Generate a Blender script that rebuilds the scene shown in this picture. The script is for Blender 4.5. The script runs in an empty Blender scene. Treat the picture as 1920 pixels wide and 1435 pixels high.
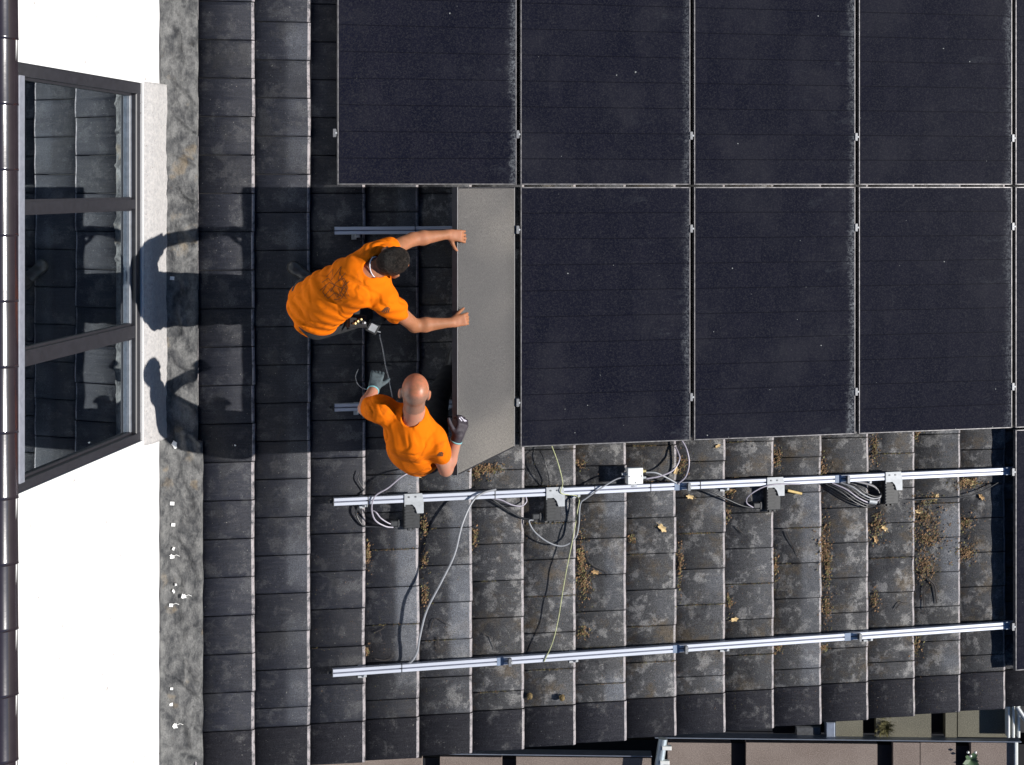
import bpy, math, random
import numpy as np
from mathutils import Vector, Matrix, noise
from mathutils.bvhtree import BVHTree

sc = bpy.context.scene
COL = sc.collection
rnd = random.Random(7)

# ------------------------------------------------------------------ camera
F = 3300.0                      # focal length in photo pixels (photo is 1920 wide)
PX, PY = 960.0, 348.0           # principal point in the photo
TILT = math.atan(422.0 / F)     # camera leans a little towards the wall
THETA = math.radians(22.0)      # pitch of the tiled roof
CAM = Vector((0, 0, 16.0))
cam = bpy.data.cameras.new('camera')
cam.sensor_width = 36.0
cam.lens = 36.0 * F / 1920.0
cam.shift_y = -(717.5 - PY) / 1920.0
cam.clip_end = 2000
camo = bpy.data.objects.new('camera', cam)
camo.location = CAM
camo.rotation_euler = (0, TILT, 0)
COL.objects.link(camo)
sc.camera = camo

# ------------------------------------------------------------------ light
SUN_EL = math.radians(22.0)
world = bpy.data.worlds.new('World')
sc.world = world
world.use_nodes = True
wn = world.node_tree.nodes
sky = wn.new('ShaderNodeTexSky')
sky.sky_type = 'NISHITA'
sky.sun_disc = False
sky.sun_elevation = SUN_EL
sky.sun_rotation = math.radians(90)
sky.ozone_density = 7.0
sky.dust_density = 0.2
bg = wn['Background']
bg.inputs['Strength'].default_value = 0.05
world.node_tree.links.new(sky.outputs[0], bg.inputs[0])
sun = bpy.data.lights.new('sun', 'SUN')
sun.energy = 5.0
sun.angle = math.radians(0.5)
sun.color = (1.0, 0.955, 0.90)
suno = bpy.data.objects.new('sun', sun)
sd = Vector((math.cos(SUN_EL), 0.0, math.sin(SUN_EL)))
suno.rotation_euler = sd.to_track_quat('Z', 'Y').to_euler()
suno.location = (12, 0, 20)
COL.objects.link(suno)
sc.view_settings.view_transform = 'Standard'
sc.view_settings.look = 'None'
sc.view_settings.gamma = 1
sc.view_settings.exposure = 0.5

# ------------------------------------------------------------------ frames
RIGHT = Vector((math.cos(TILT), 0, -math.sin(TILT)))
FWD = Vector((-math.sin(TILT), 0, -math.cos(TILT)))
UP = Vector((0, 1, 0))
def ray(u, v):
    return RIGHT * ((u - PX) / F) + UP * ((PY - v) / F) + FWD
ES = Vector((math.cos(THETA), 0, -math.sin(THETA)))
EN = Vector((math.sin(THETA), 0, math.cos(THETA)))
HP = 0.14                        # top of the panels above the tiles
O = CAM + ray(978, 348) * (F / 283.0) - EN * HP
ROOF = Matrix(((ES.x, 0, EN.x, O.x), (0, 1, 0, O.y), (ES.z, 0, EN.z, O.z), (0, 0, 0, 1)))
IROOF = ROOF.inverted()
def rp(u, v, h=0.0):
    """point of the roof frame (s, y, h) seen at photo pixel u, v at height h over the tiles"""
    d = ray(u, v)
    t = ((O + EN * h) - CAM).dot(EN) / d.dot(EN)
    return IROOF @ (CAM + d * t)
def wp(u, v, x):
    d = ray(u, v); t = (x - CAM.x) / d.x
    return CAM + d * t
def gp(u, v, z):
    d = ray(u, v); t = (z - CAM.z) / d.z
    return CAM + d * t
IDM = Matrix.Identity(4)

# ------------------------------------------------------------------ object helpers
def tag(o, label=None, cat=None, group=None, kind=None):
    if label: o['label'] = label
    if cat: o['category'] = cat
    if group: o['group'] = group
    if kind: o['kind'] = kind
    return o
def thing(name, label, cat, origin=(0, 0, 0), frame=ROOF, group=None):
    o = bpy.data.objects.new(name, None)
    COL.objects.link(o)
    o.empty_display_size = 0.1
    o.matrix_world = frame @ Matrix.Translation(Vector(origin))
    o['_o'] = list(origin)
    return tag(o, label, cat, group)
def org(o):
    return Vector(o['_o']) if '_o' in o else Vector((0, 0, 0))
def link(name, me, parent=None, frame=ROOF, origin=(0, 0, 0)):
    o = bpy.data.objects.new(name, me)
    COL.objects.link(o)
    if parent is not None:
        o.parent = parent
        o['_o'] = list(org(parent))
    else:
        o.matrix_world = frame @ Matrix.Translation(Vector(origin))
        o['_o'] = list(origin)
    return o
class MB:
    def __init__(self):
        self.v = []; self.f = []; self.m = []; self.sm = []
    def add(self, vs, fs, mi=0, smooth=False):
        b = len(self.v)
        self.v += [tuple(p) for p in vs]
        for f in fs:
            self.f.append(tuple(i + b for i in f)); self.m.append(mi); self.sm.append(smooth)
    def box(self, a, b, mi=0, bev=0.0):
        (x0, y0, z0), (x1, y1, z1) = a, b
        x0, x1 = sorted((x0, x1)); y0, y1 = sorted((y0, y1)); z0, z1 = sorted((z0, z1))
        if bev <= 0:
            vs = [(x, y, z) for z in (z0, z1) for y in (y0, y1) for x in (x0, x1)]
            self.add(vs, [(0, 2, 3, 1), (4, 5, 7, 6), (0, 1, 5, 4), (2, 6, 7, 3), (0, 4, 6, 2), (1, 3, 7, 5)], mi)
        else:
            e = min(bev, (x1 - x0) * .45, (y1 - y0) * .45, (z1 - z0) * .45)
            def ring(ix, iy, z):
                return [(x0 + ix, y0 + iy, z), (x1 - ix, y0 + iy, z), (x1 - ix, y1 - iy, z), (x0 + ix, y1 - iy, z)]
            rings = [ring(e, e, z0), ring(0, 0, z0 + e), ring(0, 0, z1 - e), ring(e, e, z1)]
            vs = [p for r in rings for p in r]
            fs = [(3, 2, 1, 0), (12, 13, 14, 15)]
            for k in range(3):
                for i in range(4):
                    j = (i + 1) % 4
                    fs.append((k * 4 + i, k * 4 + j, k * 4 + 4 + j, k * 4 + 4 + i))
            self.add(vs, fs, mi)
    def prism(self, poly, z0, z1, mi=0):
        """poly: list of (x, y) counter-clockwise"""
        a = sum(poly[i][0] * poly[(i + 1) % len(poly)][1] - poly[(i + 1) % len(poly)][0] * poly[i][1] for i in range(len(poly)))
        if a < 0: poly = poly[::-1]
        n = len(poly)
        vs = [(x, y, z0) for x, y in poly] + [(x, y, z1) for x, y in poly]
        fs = [tuple(range(n - 1, -1, -1)), tuple(range(n, 2 * n))]
        for i in range(n):
            j = (i + 1) % n
            fs.append((i, j, n + j, n + i))
        self.add(vs, fs, mi)
    def tube(self, pts, r, n=8, mi=0, cap=True):
        pts = [Vector(p) for p in pts]
        rs = r if isinstance(r, (list, tuple)) else [r] * len(pts)
        T = []
        for i in range(len(pts)):
            a = pts[max(0, i - 1)]; b = pts[min(len(pts) - 1, i + 1)]
            t = (b - a); T.append(t.normalized() if t.length > 1e-9 else Vector((1, 0, 0)))
        up = Vector((0, 0, 1)) if abs(T[0].z) < .9 else Vector((1, 0, 0))
        vs = []
        for i, p in enumerate(pts):
            up = (up - T[i] * up.dot(T[i]))
            up = up.normalized() if up.length > 1e-6 else T[i].orthogonal().normalized()
            w = T[i].cross(up)
            for k in range(n):
                an = 2 * math.pi * k / n
                vs.append(p + (up * math.cos(an) + w * math.sin(an)) * rs[i])
        fs = []
        for i in range(len(pts) - 1):
            for k in range(n):
                j = (k + 1) % n
                fs.append((i * n + k, (i + 1) * n + k, (i + 1) * n + j, i * n + j))
        self.add(vs, fs, mi, True)
        if cap:
            m = len(pts) - 1
            self.add(vs[:n], [tuple(range(n))], mi)
            self.add(vs[m * n:], [tuple(range(n - 1, -1, -1))], mi)
    def disc(self, c, r, h, n=14, mi=0):
        self.prism([(c[0] + r * math.cos(2 * math.pi * i / n), c[1] + r * math.sin(2 * math.pi * i / n)) for i in range(n)], c[2], c[2] + h, mi)
    def build(self, name, mats, parent=None, frame=ROOF, origin=None):
        if origin is None:
            origin = org(parent) if parent is not None else Vector((0, 0, 0))
        origin = Vector(origin)
        me = bpy.data.meshes.new(name)
        me.from_pydata([tuple(Vector(p) - origin) for p in self.v], [], self.f)
        if not isinstance(mats, (list, tuple)): mats = [mats]
        for m in mats: me.materials.append(m)
        me.polygons.foreach_set('material_index', self.m)
        me.polygons.foreach_set('use_smooth', self.sm)
        me.update()
        return link(name, me, parent, frame, origin)
def dup(root, origin, label=None, group=None):
    r = root.copy(); COL.objects.link(r)
    r.matrix_world = ROOF @ Matrix.Translation(Vector(origin))
    r['_o'] = list(origin)
    if label: r['label'] = label
    if group: r['group'] = group
    for ch in list(root.children):
        c = ch.copy(); COL.objects.link(c); c.parent = r
        for g in ch.children:
            d = g.copy(); COL.objects.link(d); d.parent = c
    return r
def spline(pts, n=8):
    P = [Vector(p) for p in pts]
    P = [P[0] * 2 - P[1]] + P + [P[-1] * 2 - P[-2]]
    out = []
    for i in range(1, len(P) - 2):
        for k in range(n):
            t = k / n
            a, b, c, d = P[i - 1], P[i], P[i + 1], P[i + 2]
            out.append(0.5 * ((2 * b) + (c - a) * t + (2 * a - 5 * b + 4 * c - d) * t * t + (3 * b - a - 3 * c + d) * t ** 3))
    out.append(P[-2])
    return out

# ------------------------------------------------------------------ materials
def srgb(r, g, b):
    return tuple(((c / 255) / 12.92 if c / 255 <= .04045 else ((c / 255 + .055) / 1.055) ** 2.4) for c in (r, g, b)) + (1,)
class NT:
    def __init__(self, name):
        self.m = bpy.data.materials.new(name); self.m.use_nodes = True
        self.n = self.m.node_tree.nodes; self.l = self.m.node_tree.links
        self.b = self.n['Principled BSDF']
        self.tc = self.n.new('ShaderNodeTexCoord')
    def lk(self, a, b): self.l.new(a, b)
    def val(self, x, sock):
        if hasattr(x, 'is_linked') or hasattr(x, 'links'): self.l.new(x, sock)
        else: sock.default_value = x
    def map(self, scale=(1, 1, 1), src='Object', loc=(0, 0, 0), rot=(0, 0, 0)):
        mp = self.n.new('ShaderNodeMapping'); mp.inputs['Scale'].default_value = scale
        mp.inputs['Location'].default_value = loc; mp.inputs['Rotation'].default_value = rot
        self.lk(self.tc.outputs[src], mp.inputs[0]); return mp.outputs[0]
    def noise(self, scale=5, detail=4, rough=.55, vec=None, dist=0):
        t = self.n.new('ShaderNodeTexNoise')
        t.inputs['Scale'].default_value = scale; t.inputs['Detail'].default_value = detail
        t.inputs['Roughness'].default_value = rough; t.inputs['Distortion'].default_value = dist
        self.lk(vec if vec is not None else self.tc.outputs['Object'], t.inputs['Vector'])
        return t.outputs[0]
    def rng(self, x, a, b, c=0., d=1., smooth=True):
        t = self.n.new('ShaderNodeMapRange'); t.clamp = True
        if smooth: t.interpolation_type = 'SMOOTHSTEP'
        self.lk(x, t.inputs[0])
        for i, q in enumerate((a, b, c, d)): t.inputs[i + 1].default_value = q
        return t.outputs[0]
    def math(self, op, a, b=None, c=None):
        t = self.n.new('ShaderNodeMath'); t.operation = op
        self.val(a, t.inputs[0])
        if b is not None: self.val(b, t.inputs[1])
        if c is not None: self.val(c, t.inputs[2])
        return t.outputs[0]
    def mix(self, f, a, b, mode='MIX'):
        t = self.n.new('ShaderNodeMix'); t.data_type = 'RGBA'; t.blend_type = mode
        self.val(f, t.inputs[0]); self.val(a, t.inputs[6]); self.val(b, t.inputs[7])
        return t.outputs[2]
    def xyz(self, vec=None):
        t = self.n.new('ShaderNodeSeparateXYZ')
        self.lk(vec if vec is not None else self.tc.outputs['Object'], t.inputs[0]); return t.outputs
    def bump(self, h, strength=.3, dist=.01, nrm=None):
        t = self.n.new('ShaderNodeBump'); t.inputs['Strength'].default_value = strength
        t.inputs['Distance'].default_value = dist
        self.lk(h, t.inputs['Height'])
        if nrm is not None: self.lk(nrm, t.inputs['Normal'])
        self.lk(t.outputs[0], self.b.inputs['Normal']); return t.outputs[0]
    def set(self, **k):
        for a, x in k.items():
            self.val(x, self.b.inputs[{'color': 'Base Color', 'rough': 'Roughness', 'metal': 'Metallic', 'spec': 'Specular IOR Level', 'ior': 'IOR',
                     'sheen': 'Sheen Weight', 'sheenr': 'Sheen Roughness', 'sheent': 'Sheen Tint', 'sss': 'Subsurface Weight', 'coat': 'Coat Weight', 'coatr': 'Coat Roughness'}[a]])
        return self
def simple(name, col, rough=.5, metal=0., var=.2, scale=20, bump=0., bscale=80, spec=.5, stretch=(1, 1, 1)):
    t = NT(name)
    c = tuple(col) + ((1,) if len(col) == 3 else ())
    d = tuple(x * (1 - var) for x in c[:3]) + (1,)
    l = tuple(min(1, x * (1 + var)) for x in c[:3]) + (1,)
    v = t.map(stretch)
    n = t.noise(scale, 6, .65, v)
    t.set(color=t.mix(t.rng(n, .3, .7), d, l), rough=rough, metal=metal, spec=spec)
    if bump: t.bump(t.noise(bscale, 4, .6, v), bump, .004)
    return t.m

def tile_material(name, verge_tone=False, nose=False):
    t = NT(name)
    x = t.xyz()
    geo = t.n.new('ShaderNodeNewGeometry')
    isl = geo.outputs['Random Per Island']
    big = t.noise(1.7, 3, .5)
    st = t.noise(7.5, 10, .74, t.map((1, 1, 1)), .1)
    brush = t.noise(9, 5, .7, t.map((.9, 9, 1)))
    grain = t.rng(t.noise(150, 4, .85), .30, .70)
    # older, weathered tiles further down the slope (away from the wall)
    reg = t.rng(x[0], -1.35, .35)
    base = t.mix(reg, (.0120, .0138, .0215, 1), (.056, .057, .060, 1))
    if verge_tone: base = (.019, .0195, .025, 1)  # verge tiles take a darker base with fewer stains
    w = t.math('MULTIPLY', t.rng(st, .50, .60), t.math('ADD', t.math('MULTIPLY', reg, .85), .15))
    if verge_tone: w = t.math('MULTIPLY', t.rng(st, .53, .72), .5)
    col = t.mix(w, base, (.185, .183, .18, 1))
    wear = t.math('MULTIPLY', t.rng(brush, .42, .72), t.math('ADD', .10, t.math('MULTIPLY', reg, .16)) if not verge_tone else .1)
    col = t.mix(wear, col, (.12, .12, .125, 1))
    if not verge_tone:
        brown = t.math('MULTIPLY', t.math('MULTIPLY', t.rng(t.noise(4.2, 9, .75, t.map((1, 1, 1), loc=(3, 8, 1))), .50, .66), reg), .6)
        col = t.mix(brown, col, (.10, .075, .045, 1))
        dark = t.math('MULTIPLY', t.rng(t.noise(3.4, 8, .7, t.map((1.2, 1, 1), loc=(13, 2, 1))), .53, .63), .75)
        col = t.mix(dark, col, (.026, .027, .031, 1))
        moss = t.math('MULTIPLY', t.rng(t.noise(60, 4, .7), .66, .74), t.rng(t.noise(4, 3, .5, t.map((1, 1, 1), loc=(5, 5, 5))), .5, .62))
        col = t.mix(t.math('MULTIPLY', moss, .6), col, (.13, .13, .06, 1))
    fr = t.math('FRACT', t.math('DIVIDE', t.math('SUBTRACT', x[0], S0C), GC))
    if not verge_tone:
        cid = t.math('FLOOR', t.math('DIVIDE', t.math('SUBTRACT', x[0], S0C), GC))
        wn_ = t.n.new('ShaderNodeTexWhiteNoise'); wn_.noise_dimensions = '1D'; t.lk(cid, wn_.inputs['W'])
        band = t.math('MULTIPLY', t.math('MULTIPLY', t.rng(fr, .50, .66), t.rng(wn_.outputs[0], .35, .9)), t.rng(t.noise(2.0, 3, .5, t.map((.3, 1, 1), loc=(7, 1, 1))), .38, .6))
        col = t.mix(t.math('MULTIPLY', band, .62), col, (.13, .14, .16, 1))  # paints the lighter shading of curved tiles onto some courses
        ed = t.math('MULTIPLY', t.math('SUBTRACT', 1.0, t.rng(fr, .03, .22)), t.rng(t.noise(16, 6, .75), .5, .68))
        col = t.mix(t.math('MULTIPLY', t.math('MULTIPLY', ed, reg), .8), col, (.085, .055, .032, 1))
    k = t.math('ADD', t.math('MULTIPLY', isl, .5), .78)
    g = t.math('ADD', t.math('MULTIPLY', grain, 1.25), .38)
    comb = t.n.new('ShaderNodeVectorMath'); comb.operation = 'SCALE'
    t.lk(col, comb.inputs[0]); t.val(t.math('MULTIPLY', k, g), comb.inputs['Scale'])
    speck = t.rng(t.noise(95, 1, .4, t.map((1, 1, 1), loc=(2, 2, 7))), .755, .79)
    col2 = t.mix(t.math('MULTIPLY', speck, .45), comb.outputs[0], (.35, .34, .3, 1))
    if nose: col2 = t.mix(t.rng(t.noise(22, 7, .75), .33, .58), comb.outputs[0], (.30, .275, .285, 1))  # paler nose colour carries part of the sun glint along tile edges
    if nose or verge_tone: t.set(color=col2, rough=.5 if verge_tone else .38, spec=.08 if verge_tone else .75)
    else: t.set(color=col2, rough=t.math('ADD', t.math('ADD', .40, t.math('MULTIPLY', reg, .16)), t.math('MULTIPLY', st, .06)), spec=t.math('SUBTRACT', .25, t.math('MULTIPLY', reg, .15)))
    wave = t.noise(6, 2, .5, t.map((.35, 1.6, 1)))
    rip = t.math('MULTIPLY', t.noise(7, 2, .5, t.map((.10, 1.7, 1), loc=(0, 3, 0))), t.rng(x[0], -2.0, -1.75, 5.5, .6))
    hgt = t.math('ADD', t.math('ADD', t.math('MULTIPLY', wave, 1.0), rip), t.math('ADD', t.math('MULTIPLY', grain, .22), t.math('MULTIPLY', st, .5)))
    t.bump(hgt, .55, .012)
    return t.m
M = {}
_ss = [rp(u, 1000, .025).x for u in [475, 582, 685, 787, 886, 985, 1080, 1177, 1270, 1362, 1453, 1542, 1630, 1715, 1798]]
_b, _a = np.polyfit(range(len(_ss)), _ss, 1)
GC, S0C = float(_b), float(_a)
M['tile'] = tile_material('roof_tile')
M['tile_nose'] = tile_material('roof_tile_nose', nose=True)
M['verge'] = tile_material('verge_tile', verge_tone=True)
M['underlay'] = simple('black_underlay', (.006, .006, .008), .8)

PWV = 1.16
def glass_panel(name, dusty=True):
    t = NT(name)
    x = t.xyz()
    # rows of cells, one dark gap every 0.172 m, faint difference from cell to cell
    row = t.math('FRACT', t.math('ADD', t.math('DIVIDE', x[1], .1722), 50.0))
    line = t.math('MAXIMUM', t.math('LESS_THAN', row, .022), t.math('GREATER_THAN', row, .985))
    fl = t.n.new('ShaderNodeCombineXYZ')
    t.lk(t.math('FLOOR', t.math('DIVIDE', x[0], .098)), fl.inputs[0])
    t.lk(t.math('FLOOR', t.math('DIVIDE', x[1], .1722)), fl.inputs[1])
    wnn = t.n.new('ShaderNodeTexWhiteNoise'); t.lk(fl.outputs[0], wnn.inputs[0])
    oi = t.n.new('ShaderNodeObjectInfo')
    off = t.n.new('ShaderNodeVectorMath'); off.operation = 'ADD'
    cx = t.n.new('ShaderNodeCombineXYZ'); t.lk(t.math('MULTIPLY', oi.outputs['Random'], 37.0), cx.inputs[0])
    t.lk(t.tc.outputs['Object'], off.inputs[0]); t.lk(cx.outputs[0], off.inputs[1]); ov = off.outputs[0]
    grain = t.noise(105, 3, .85, ov)
    cell = t.mix(wnn.outputs[0], (.0050, .0055, .0115, 1), (.0075, .0078, .0145, 1))
    cell = t.mix(t.rng(grain, .42, .80), cell, (.030, .030, .034, 1))
    cell = t.mix(t.math('MULTIPLY', t.rng(t.noise(2.2, 4, .6, ov), .45, .75), .35), cell, (.03, .03, .036, 1))
    if dusty:
        mp = t.n.new('ShaderNodeMapping'); mp.inputs['Scale'].default_value = (.8, 2, 1); t.lk(ov, mp.inputs[0])
        streak = t.noise(26, 5, .75, mp.outputs[0])
        edge = t.math('ADD', x[0], t.math('ADD', t.math('MULTIPLY', streak, .12), t.math('MULTIPLY', t.noise(3, 3, .6, ov), .12)))
        d = t.math('MULTIPLY', t.rng(edge, PWV + .085, PWV + .15), t.rng(t.noise(75, 3, .8, ov), .38, .70))
        d = t.math('MULTIPLY', d, t.math('ADD', .25, t.math('MULTIPLY', t.math('FRACT', t.math('MULTIPLY', oi.outputs['Random'], 7.3)), .75)))
        cell = t.mix(t.math('MULTIPLY', d, .85), cell, (.20, .215, .23, 1))
        mott = t.math('MULTIPLY', t.rng(t.noise(5, 8, .75, mp.outputs[0]), .56, .75), t.rng(x[0], .5, 1.2))
        cell = t.mix(t.math('MULTIPLY', mott, .3), cell, (.09, .1, .11, 1))
        sp = t.rng(t.noise(44, 1, .3, ov), .81, .84)
        cell = t.mix(t.math('MULTIPLY', sp, .6), cell, (.35, .37, .36, 1))
    col = t.mix(t.math('MULTIPLY', line, .6), cell, (.003, .003, .005, 1))
    t.set(color=col, rough=.16, spec=.10, sheen=.0)
    return t
gpm = glass_panel('panel_glass'); M['pglass'] = gpm.m
lt = glass_panel('lifted_panel_glass', False)
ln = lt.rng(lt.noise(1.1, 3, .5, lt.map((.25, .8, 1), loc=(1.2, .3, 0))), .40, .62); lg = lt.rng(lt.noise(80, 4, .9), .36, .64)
lc = lt.mix(ln, (.10, .097, .095, 1), (.21, .195, .175, 1)); lc = lt.mix(lt.math('MULTIPLY', lg, .75), lc, (.01, .01, .012, 1))  # pale glass colour stands in for the reflection at a grazing angle
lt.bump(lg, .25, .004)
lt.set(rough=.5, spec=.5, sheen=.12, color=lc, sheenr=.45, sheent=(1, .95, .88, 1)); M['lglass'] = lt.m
M['frame'] = simple('panel_frame', (.17, .165, .17), .42, .6, .35, 30)
M['framedark'] = simple('panel_frame_side', (.025, .025, .03), .45, .3, .2, 30)
M['backsheet'] = simple('backsheet', (.02, .02, .022), .6)
M['alu'] = simple('rail_aluminium', (.46, .49, .56), .48, .35, .08, 12, .05, 60, stretch=(.3, 8, 1))
M['alu_groove'] = simple('rail_groove', (.10, .11, .16), .5, .4)
M['galv'] = simple('galvanised_steel', (.33, .35, .37), .55, .25, .12, 25)
M['steel_dark'] = simple('clamp_steel', (.14, .145, .155), .45, .6, .2, 40)
M['blue'] = simple('blue_rail_reflection', (.15, .20, .29), .5)  # pale blue for the reflections painted on the rails
M['blackplastic'] = simple('black_plastic', (.018, .019, .02), .5, 0, .3, 40)
M['greyplastic'] = simple('optimiser_grey', (.022, .024, .026), .5, 0, .3, 60)
M['cable_grey'] = simple('cable_grey', (.25, .26, .28), .4, 0, .1)
M['cable_black'] = simple('cable_black', (.02, .021, .024), .35, 0, .2)
M['cable_violet'] = simple('cable_violet_grey', (.30, .28, .33), .35, 0, .15)
M['cable_yg'] = simple('cable_yellow_green', (.36, .38, .20), .45, 0, .25, 40)
M['whiteplastic'] = simple('white_plastic', (.72, .74, .72), .45, 0, .05)
M['wood'] = simple('pale_wood', (.55, .40, .16), .7, 0, .15, 40)
M['brassy'] = simple('brass_gland', (.5, .42, .2), .4, .5)
M['leaf'] = simple('dry_leaf', (.30, .19, .085), .8, 0, .4, 30)
M['leafpale'] = simple('pale_leaf', (.52, .38, .19), .8, 0, .25, 30)
M['litter'] = simple('leaf_litter', (.17, .10, .05), .9, 0, .6, 24)
M['mossy'] = simple('moss', (.13, .12, .05), .95, 0, .6, 30)
M['twig'] = simple('twig', (.035, .03, .028), .85, 0, .3)
M['cone'] = simple('alder_cone', (.13, .09, .035), .85, 0, .4, 60)
M['crumb'] = simple('plaster_crumb', (.75, .75, .73), .8, 0, .08)
M['crumbyellow'] = simple('yellow_bud', (.5, .5, .2), .8, 0, .2)
M['rope'] = simple('rope', (.42, .42, .42), .8, 0, .5, 60)

# wall
t = NT('white_render')
sp = t.rng(t.noise(30, 2, .5, t.map((1, 1, .6))), .70, .72)
n2 = t.noise(3, 6, .6)
t.set(color=t.mix(t.math('MULTIPLY', sp, .7), t.mix(n2, (.58, .58, .58, 1), (.68, .68, .67, 1)), (.25, .22, .2, 1)), rough=.9)
t.bump(t.noise(110, 5, .7), .25, .004); M['render'] = t.m
t = NT('rough_plaster')
n1 = t.noise(42, 6, .7); sp = t.rng(t.noise(60, 3, .5, t.map((1, 1, 2))), .64, .70)
t.set(color=t.mix(t.math('MULTIPLY', sp, .75), t.mix(t.rng(n1, .3, .7), (.30, .295, .295, 1), (.42, .405, .395, 1)), (.14, .12, .11, 1)), rough=.95)
t.bump(n1, .6, .012); M['plaster'] = t.m
M['winframe'] = simple('window_frame', (.017, .017, .022), .5, 0, .2, 30)
M['winbead'] = simple('window_bead', (.09, .10, .12), .45, 0, .2, 30)
M['winhead'] = simple('window_head', (.17, .18, .215), .6, 0, .12, 30)
t = NT('window_glass')
t.set(color=(.74, .84, .90, 1), rough=.012, metal=1.0, spec=.5, ior=1.6); M['glass'] = t.m
t = NT('lead_flashing')
n1 = t.noise(11, 9, .72, t.map((1.3, .8, 1)), .25); n2 = t.noise(60, 4, .7)
c = t.mix(t.rng(n1, .32, .68), (.022, .024, .028, 1), (.175, .175, .17, 1))
c = t.mix(t.math('MULTIPLY', t.rng(t.noise(7, 3, .5, t.map((1, 1, 1), loc=(4, 4, 4))), .6, .72), .35), c, (.30, .22, .12, 1))
c = t.mix(t.math('MULTIPLY', t.rng(t.noise(70, 3, .8), .4, .7), .35), c, (.03, .03, .033, 1))
t.set(color=c, rough=.62, metal=.25)
t.bump(t.math('ADD', n1, t.math('MULTIPLY', n2, .2)), .9, .02); M['lead'] = t.m
M['ridge'] = simple('glazed_brown_ridge', (.017, .012, .016), .16, .0, .15, 10, .1, 12, spec=.7)
M['ridge'].node_tree.nodes['Principled BSDF'].inputs['Coat Weight'].default_value = .6
M['room'] = simple('dark_room', (.03, .035, .04), .9)
# lower roofs
def felt(name, a, b):
    t = NT(name)
    g = t.noise(120, 4, .8); l = t.noise(3, 5, .6)
    c = t.mix(t.rng(l, .3, .7), a, b)
    c = t.mix(t.math('MULTIPLY', t.rng(g, .35, .75), .7), c, tuple(x * 2.0 for x in b[:3]) + (1,))
    t.set(color=c, rough=.9); t.bump(g, .5, .006); return t.m
M['felt_brown'] = felt('brown_felt', (.13, .10, .085, 1), (.19, .155, .135, 1))
M['felt_green'] = felt('green_grey_felt', (.09, .086, .066, 1), (.125, .12, .092, 1))
M['trim'] = simple('blue_grey_trim', (.26, .30, .38), .4, .3, .1)
M['darkwall'] = simple('dark_wall', (.010, .010, .012), .9)
M['shade_paint'] = simple('painted_shade', (.006, .008, .014), .9)  # near-black colour standing in for shadow stripes across the lower roofs
M['asphalt'] = simple('ground', (.045, .045, .047), .9, 0, .3, 4)
M['green'] = simple('plant_green', (.06, .11, .05), .6, 0, .4, 20)
M['pipe'] = simple('zinc_pipe', (.36, .42, .46), .4, .5, .15)

# ================================================================== STRUCTURE: ground
g = MB(); g.box((-150, -150, -1), (150, 150, 0))
tag(g.build('ground', M['asphalt'], frame=IDM), kind='structure')

# ================================================================== tiled roof
XW_PT = ROOF @ rp(305, 900, .03)
XW = XW_PT.x                                    # plane of the wall
S_WALL = rp(305, 900, .03).x
noses_px = [475, 582, 685, 787, 886, 985, 1080, 1177, 1270, 1362, 1453, 1542, 1630, 1715, 1798]
ss = [rp(u, 1000, .025).x for u in noses_px]
idx = list(range(len(ss)))
b_, a_ = np.polyfit(idx, ss, 1)
GAUGE = float(b_); S0 = float(a_)
roof = thing('tiled_roof', 'dark flat-tiled roof slope carrying the panels beside the white wall', 'roof', (0, 0, 0))
TW = .2465
YV0, YV1 = rp(1128, 1392, .02).y, rp(1128, 1317, .02).y
CAMBER = .0030
def add_tile(mb, s0, s1, y0, y1, lift, skew=0.0, r=.02):
    g_ = .0022
    y0 += g_; y1 -= g_
    prof = [(s0 - .06, -.008 + 0), (s1 - .022, .028 + lift)]
    N = 5
    for i in range(1, N + 1):
        an = math.radians(90 - 82 * i / N)
        prof.append((s1 - .022 + .022 * math.cos(an), .006 + lift + .022 * math.sin(an)))
    prof.append((s1, -.01))
    prof.append((s0 - .06, -.02))
    n = len(prof)
    ys = [y0, y0 + .004] + [y0 + .004 + (y1 - y0 - .008) * k / 8 for k in range(1, 8)] + [y1 - .004, y1]
    NQ = len(ys); vs = []
    for q, y in enumerate(ys):
        for (s, h) in prof:
            tt = (y - y0) / (y1 - y0)
            dh = (-.003 if q in (0, NQ - 1) else CAMBER * math.sin(2 * math.pi * tt)) if h > -.009 else 0
            vs.append((s + skew * (tt - .5), y, h + dh))
    b = len(mb.v)
    mb.v += vs
    for q in range(NQ - 1):
        for i in range(n):
            j = (i + 1) % n
            mi = 1 if 1 <= i <= N else 0
            mb.f.append((b + q * n + i, b + q * n + j, b + (q + 1) * n + j, b + (q + 1) * n + i)); mb.m.append(mi); mb.sm.append(0 <= i <= N)
    mb.f.append(tuple(b + i for i in range(n - 1, -1, -1))); mb.m.append(0); mb.sm.append(False)
    mb.f.append(tuple(b + (NQ - 1) * n + i for i in range(n))); mb.m.append(0); mb.sm.append(False)
tiles = MB(); verge = MB()
NC = 27
for i in range(-1, NC):
    s1 = S0 + GAUGE * i; s0 = s1 - GAUGE
    # i = 1 is the course whose nose stands at pixel 582: it starts with a half tile over the verge
    y = YV1
    first = TW / 2 if i % 2 == 1 else TW
    k = 0
    while y < 1.75:
        w = first if k == 0 else TW
        jit = rnd.uniform(-.003, .003)
        add_tile(tiles, s0, s1 + jit, y, y + w, rnd.uniform(-.0025, .003), rnd.uniform(-.004, .004))
        y += w; k += 1
    add_tile(verge, s0, s1 + rnd.uniform(-.002, .002), YV0 + rnd.uniform(-.003, .003), YV1, .004 + rnd.uniform(0, .003), rnd.uniform(-.003, .003))
tiles.build('tile_field', [M['tile'], M['tile_nose']], roof)
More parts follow.
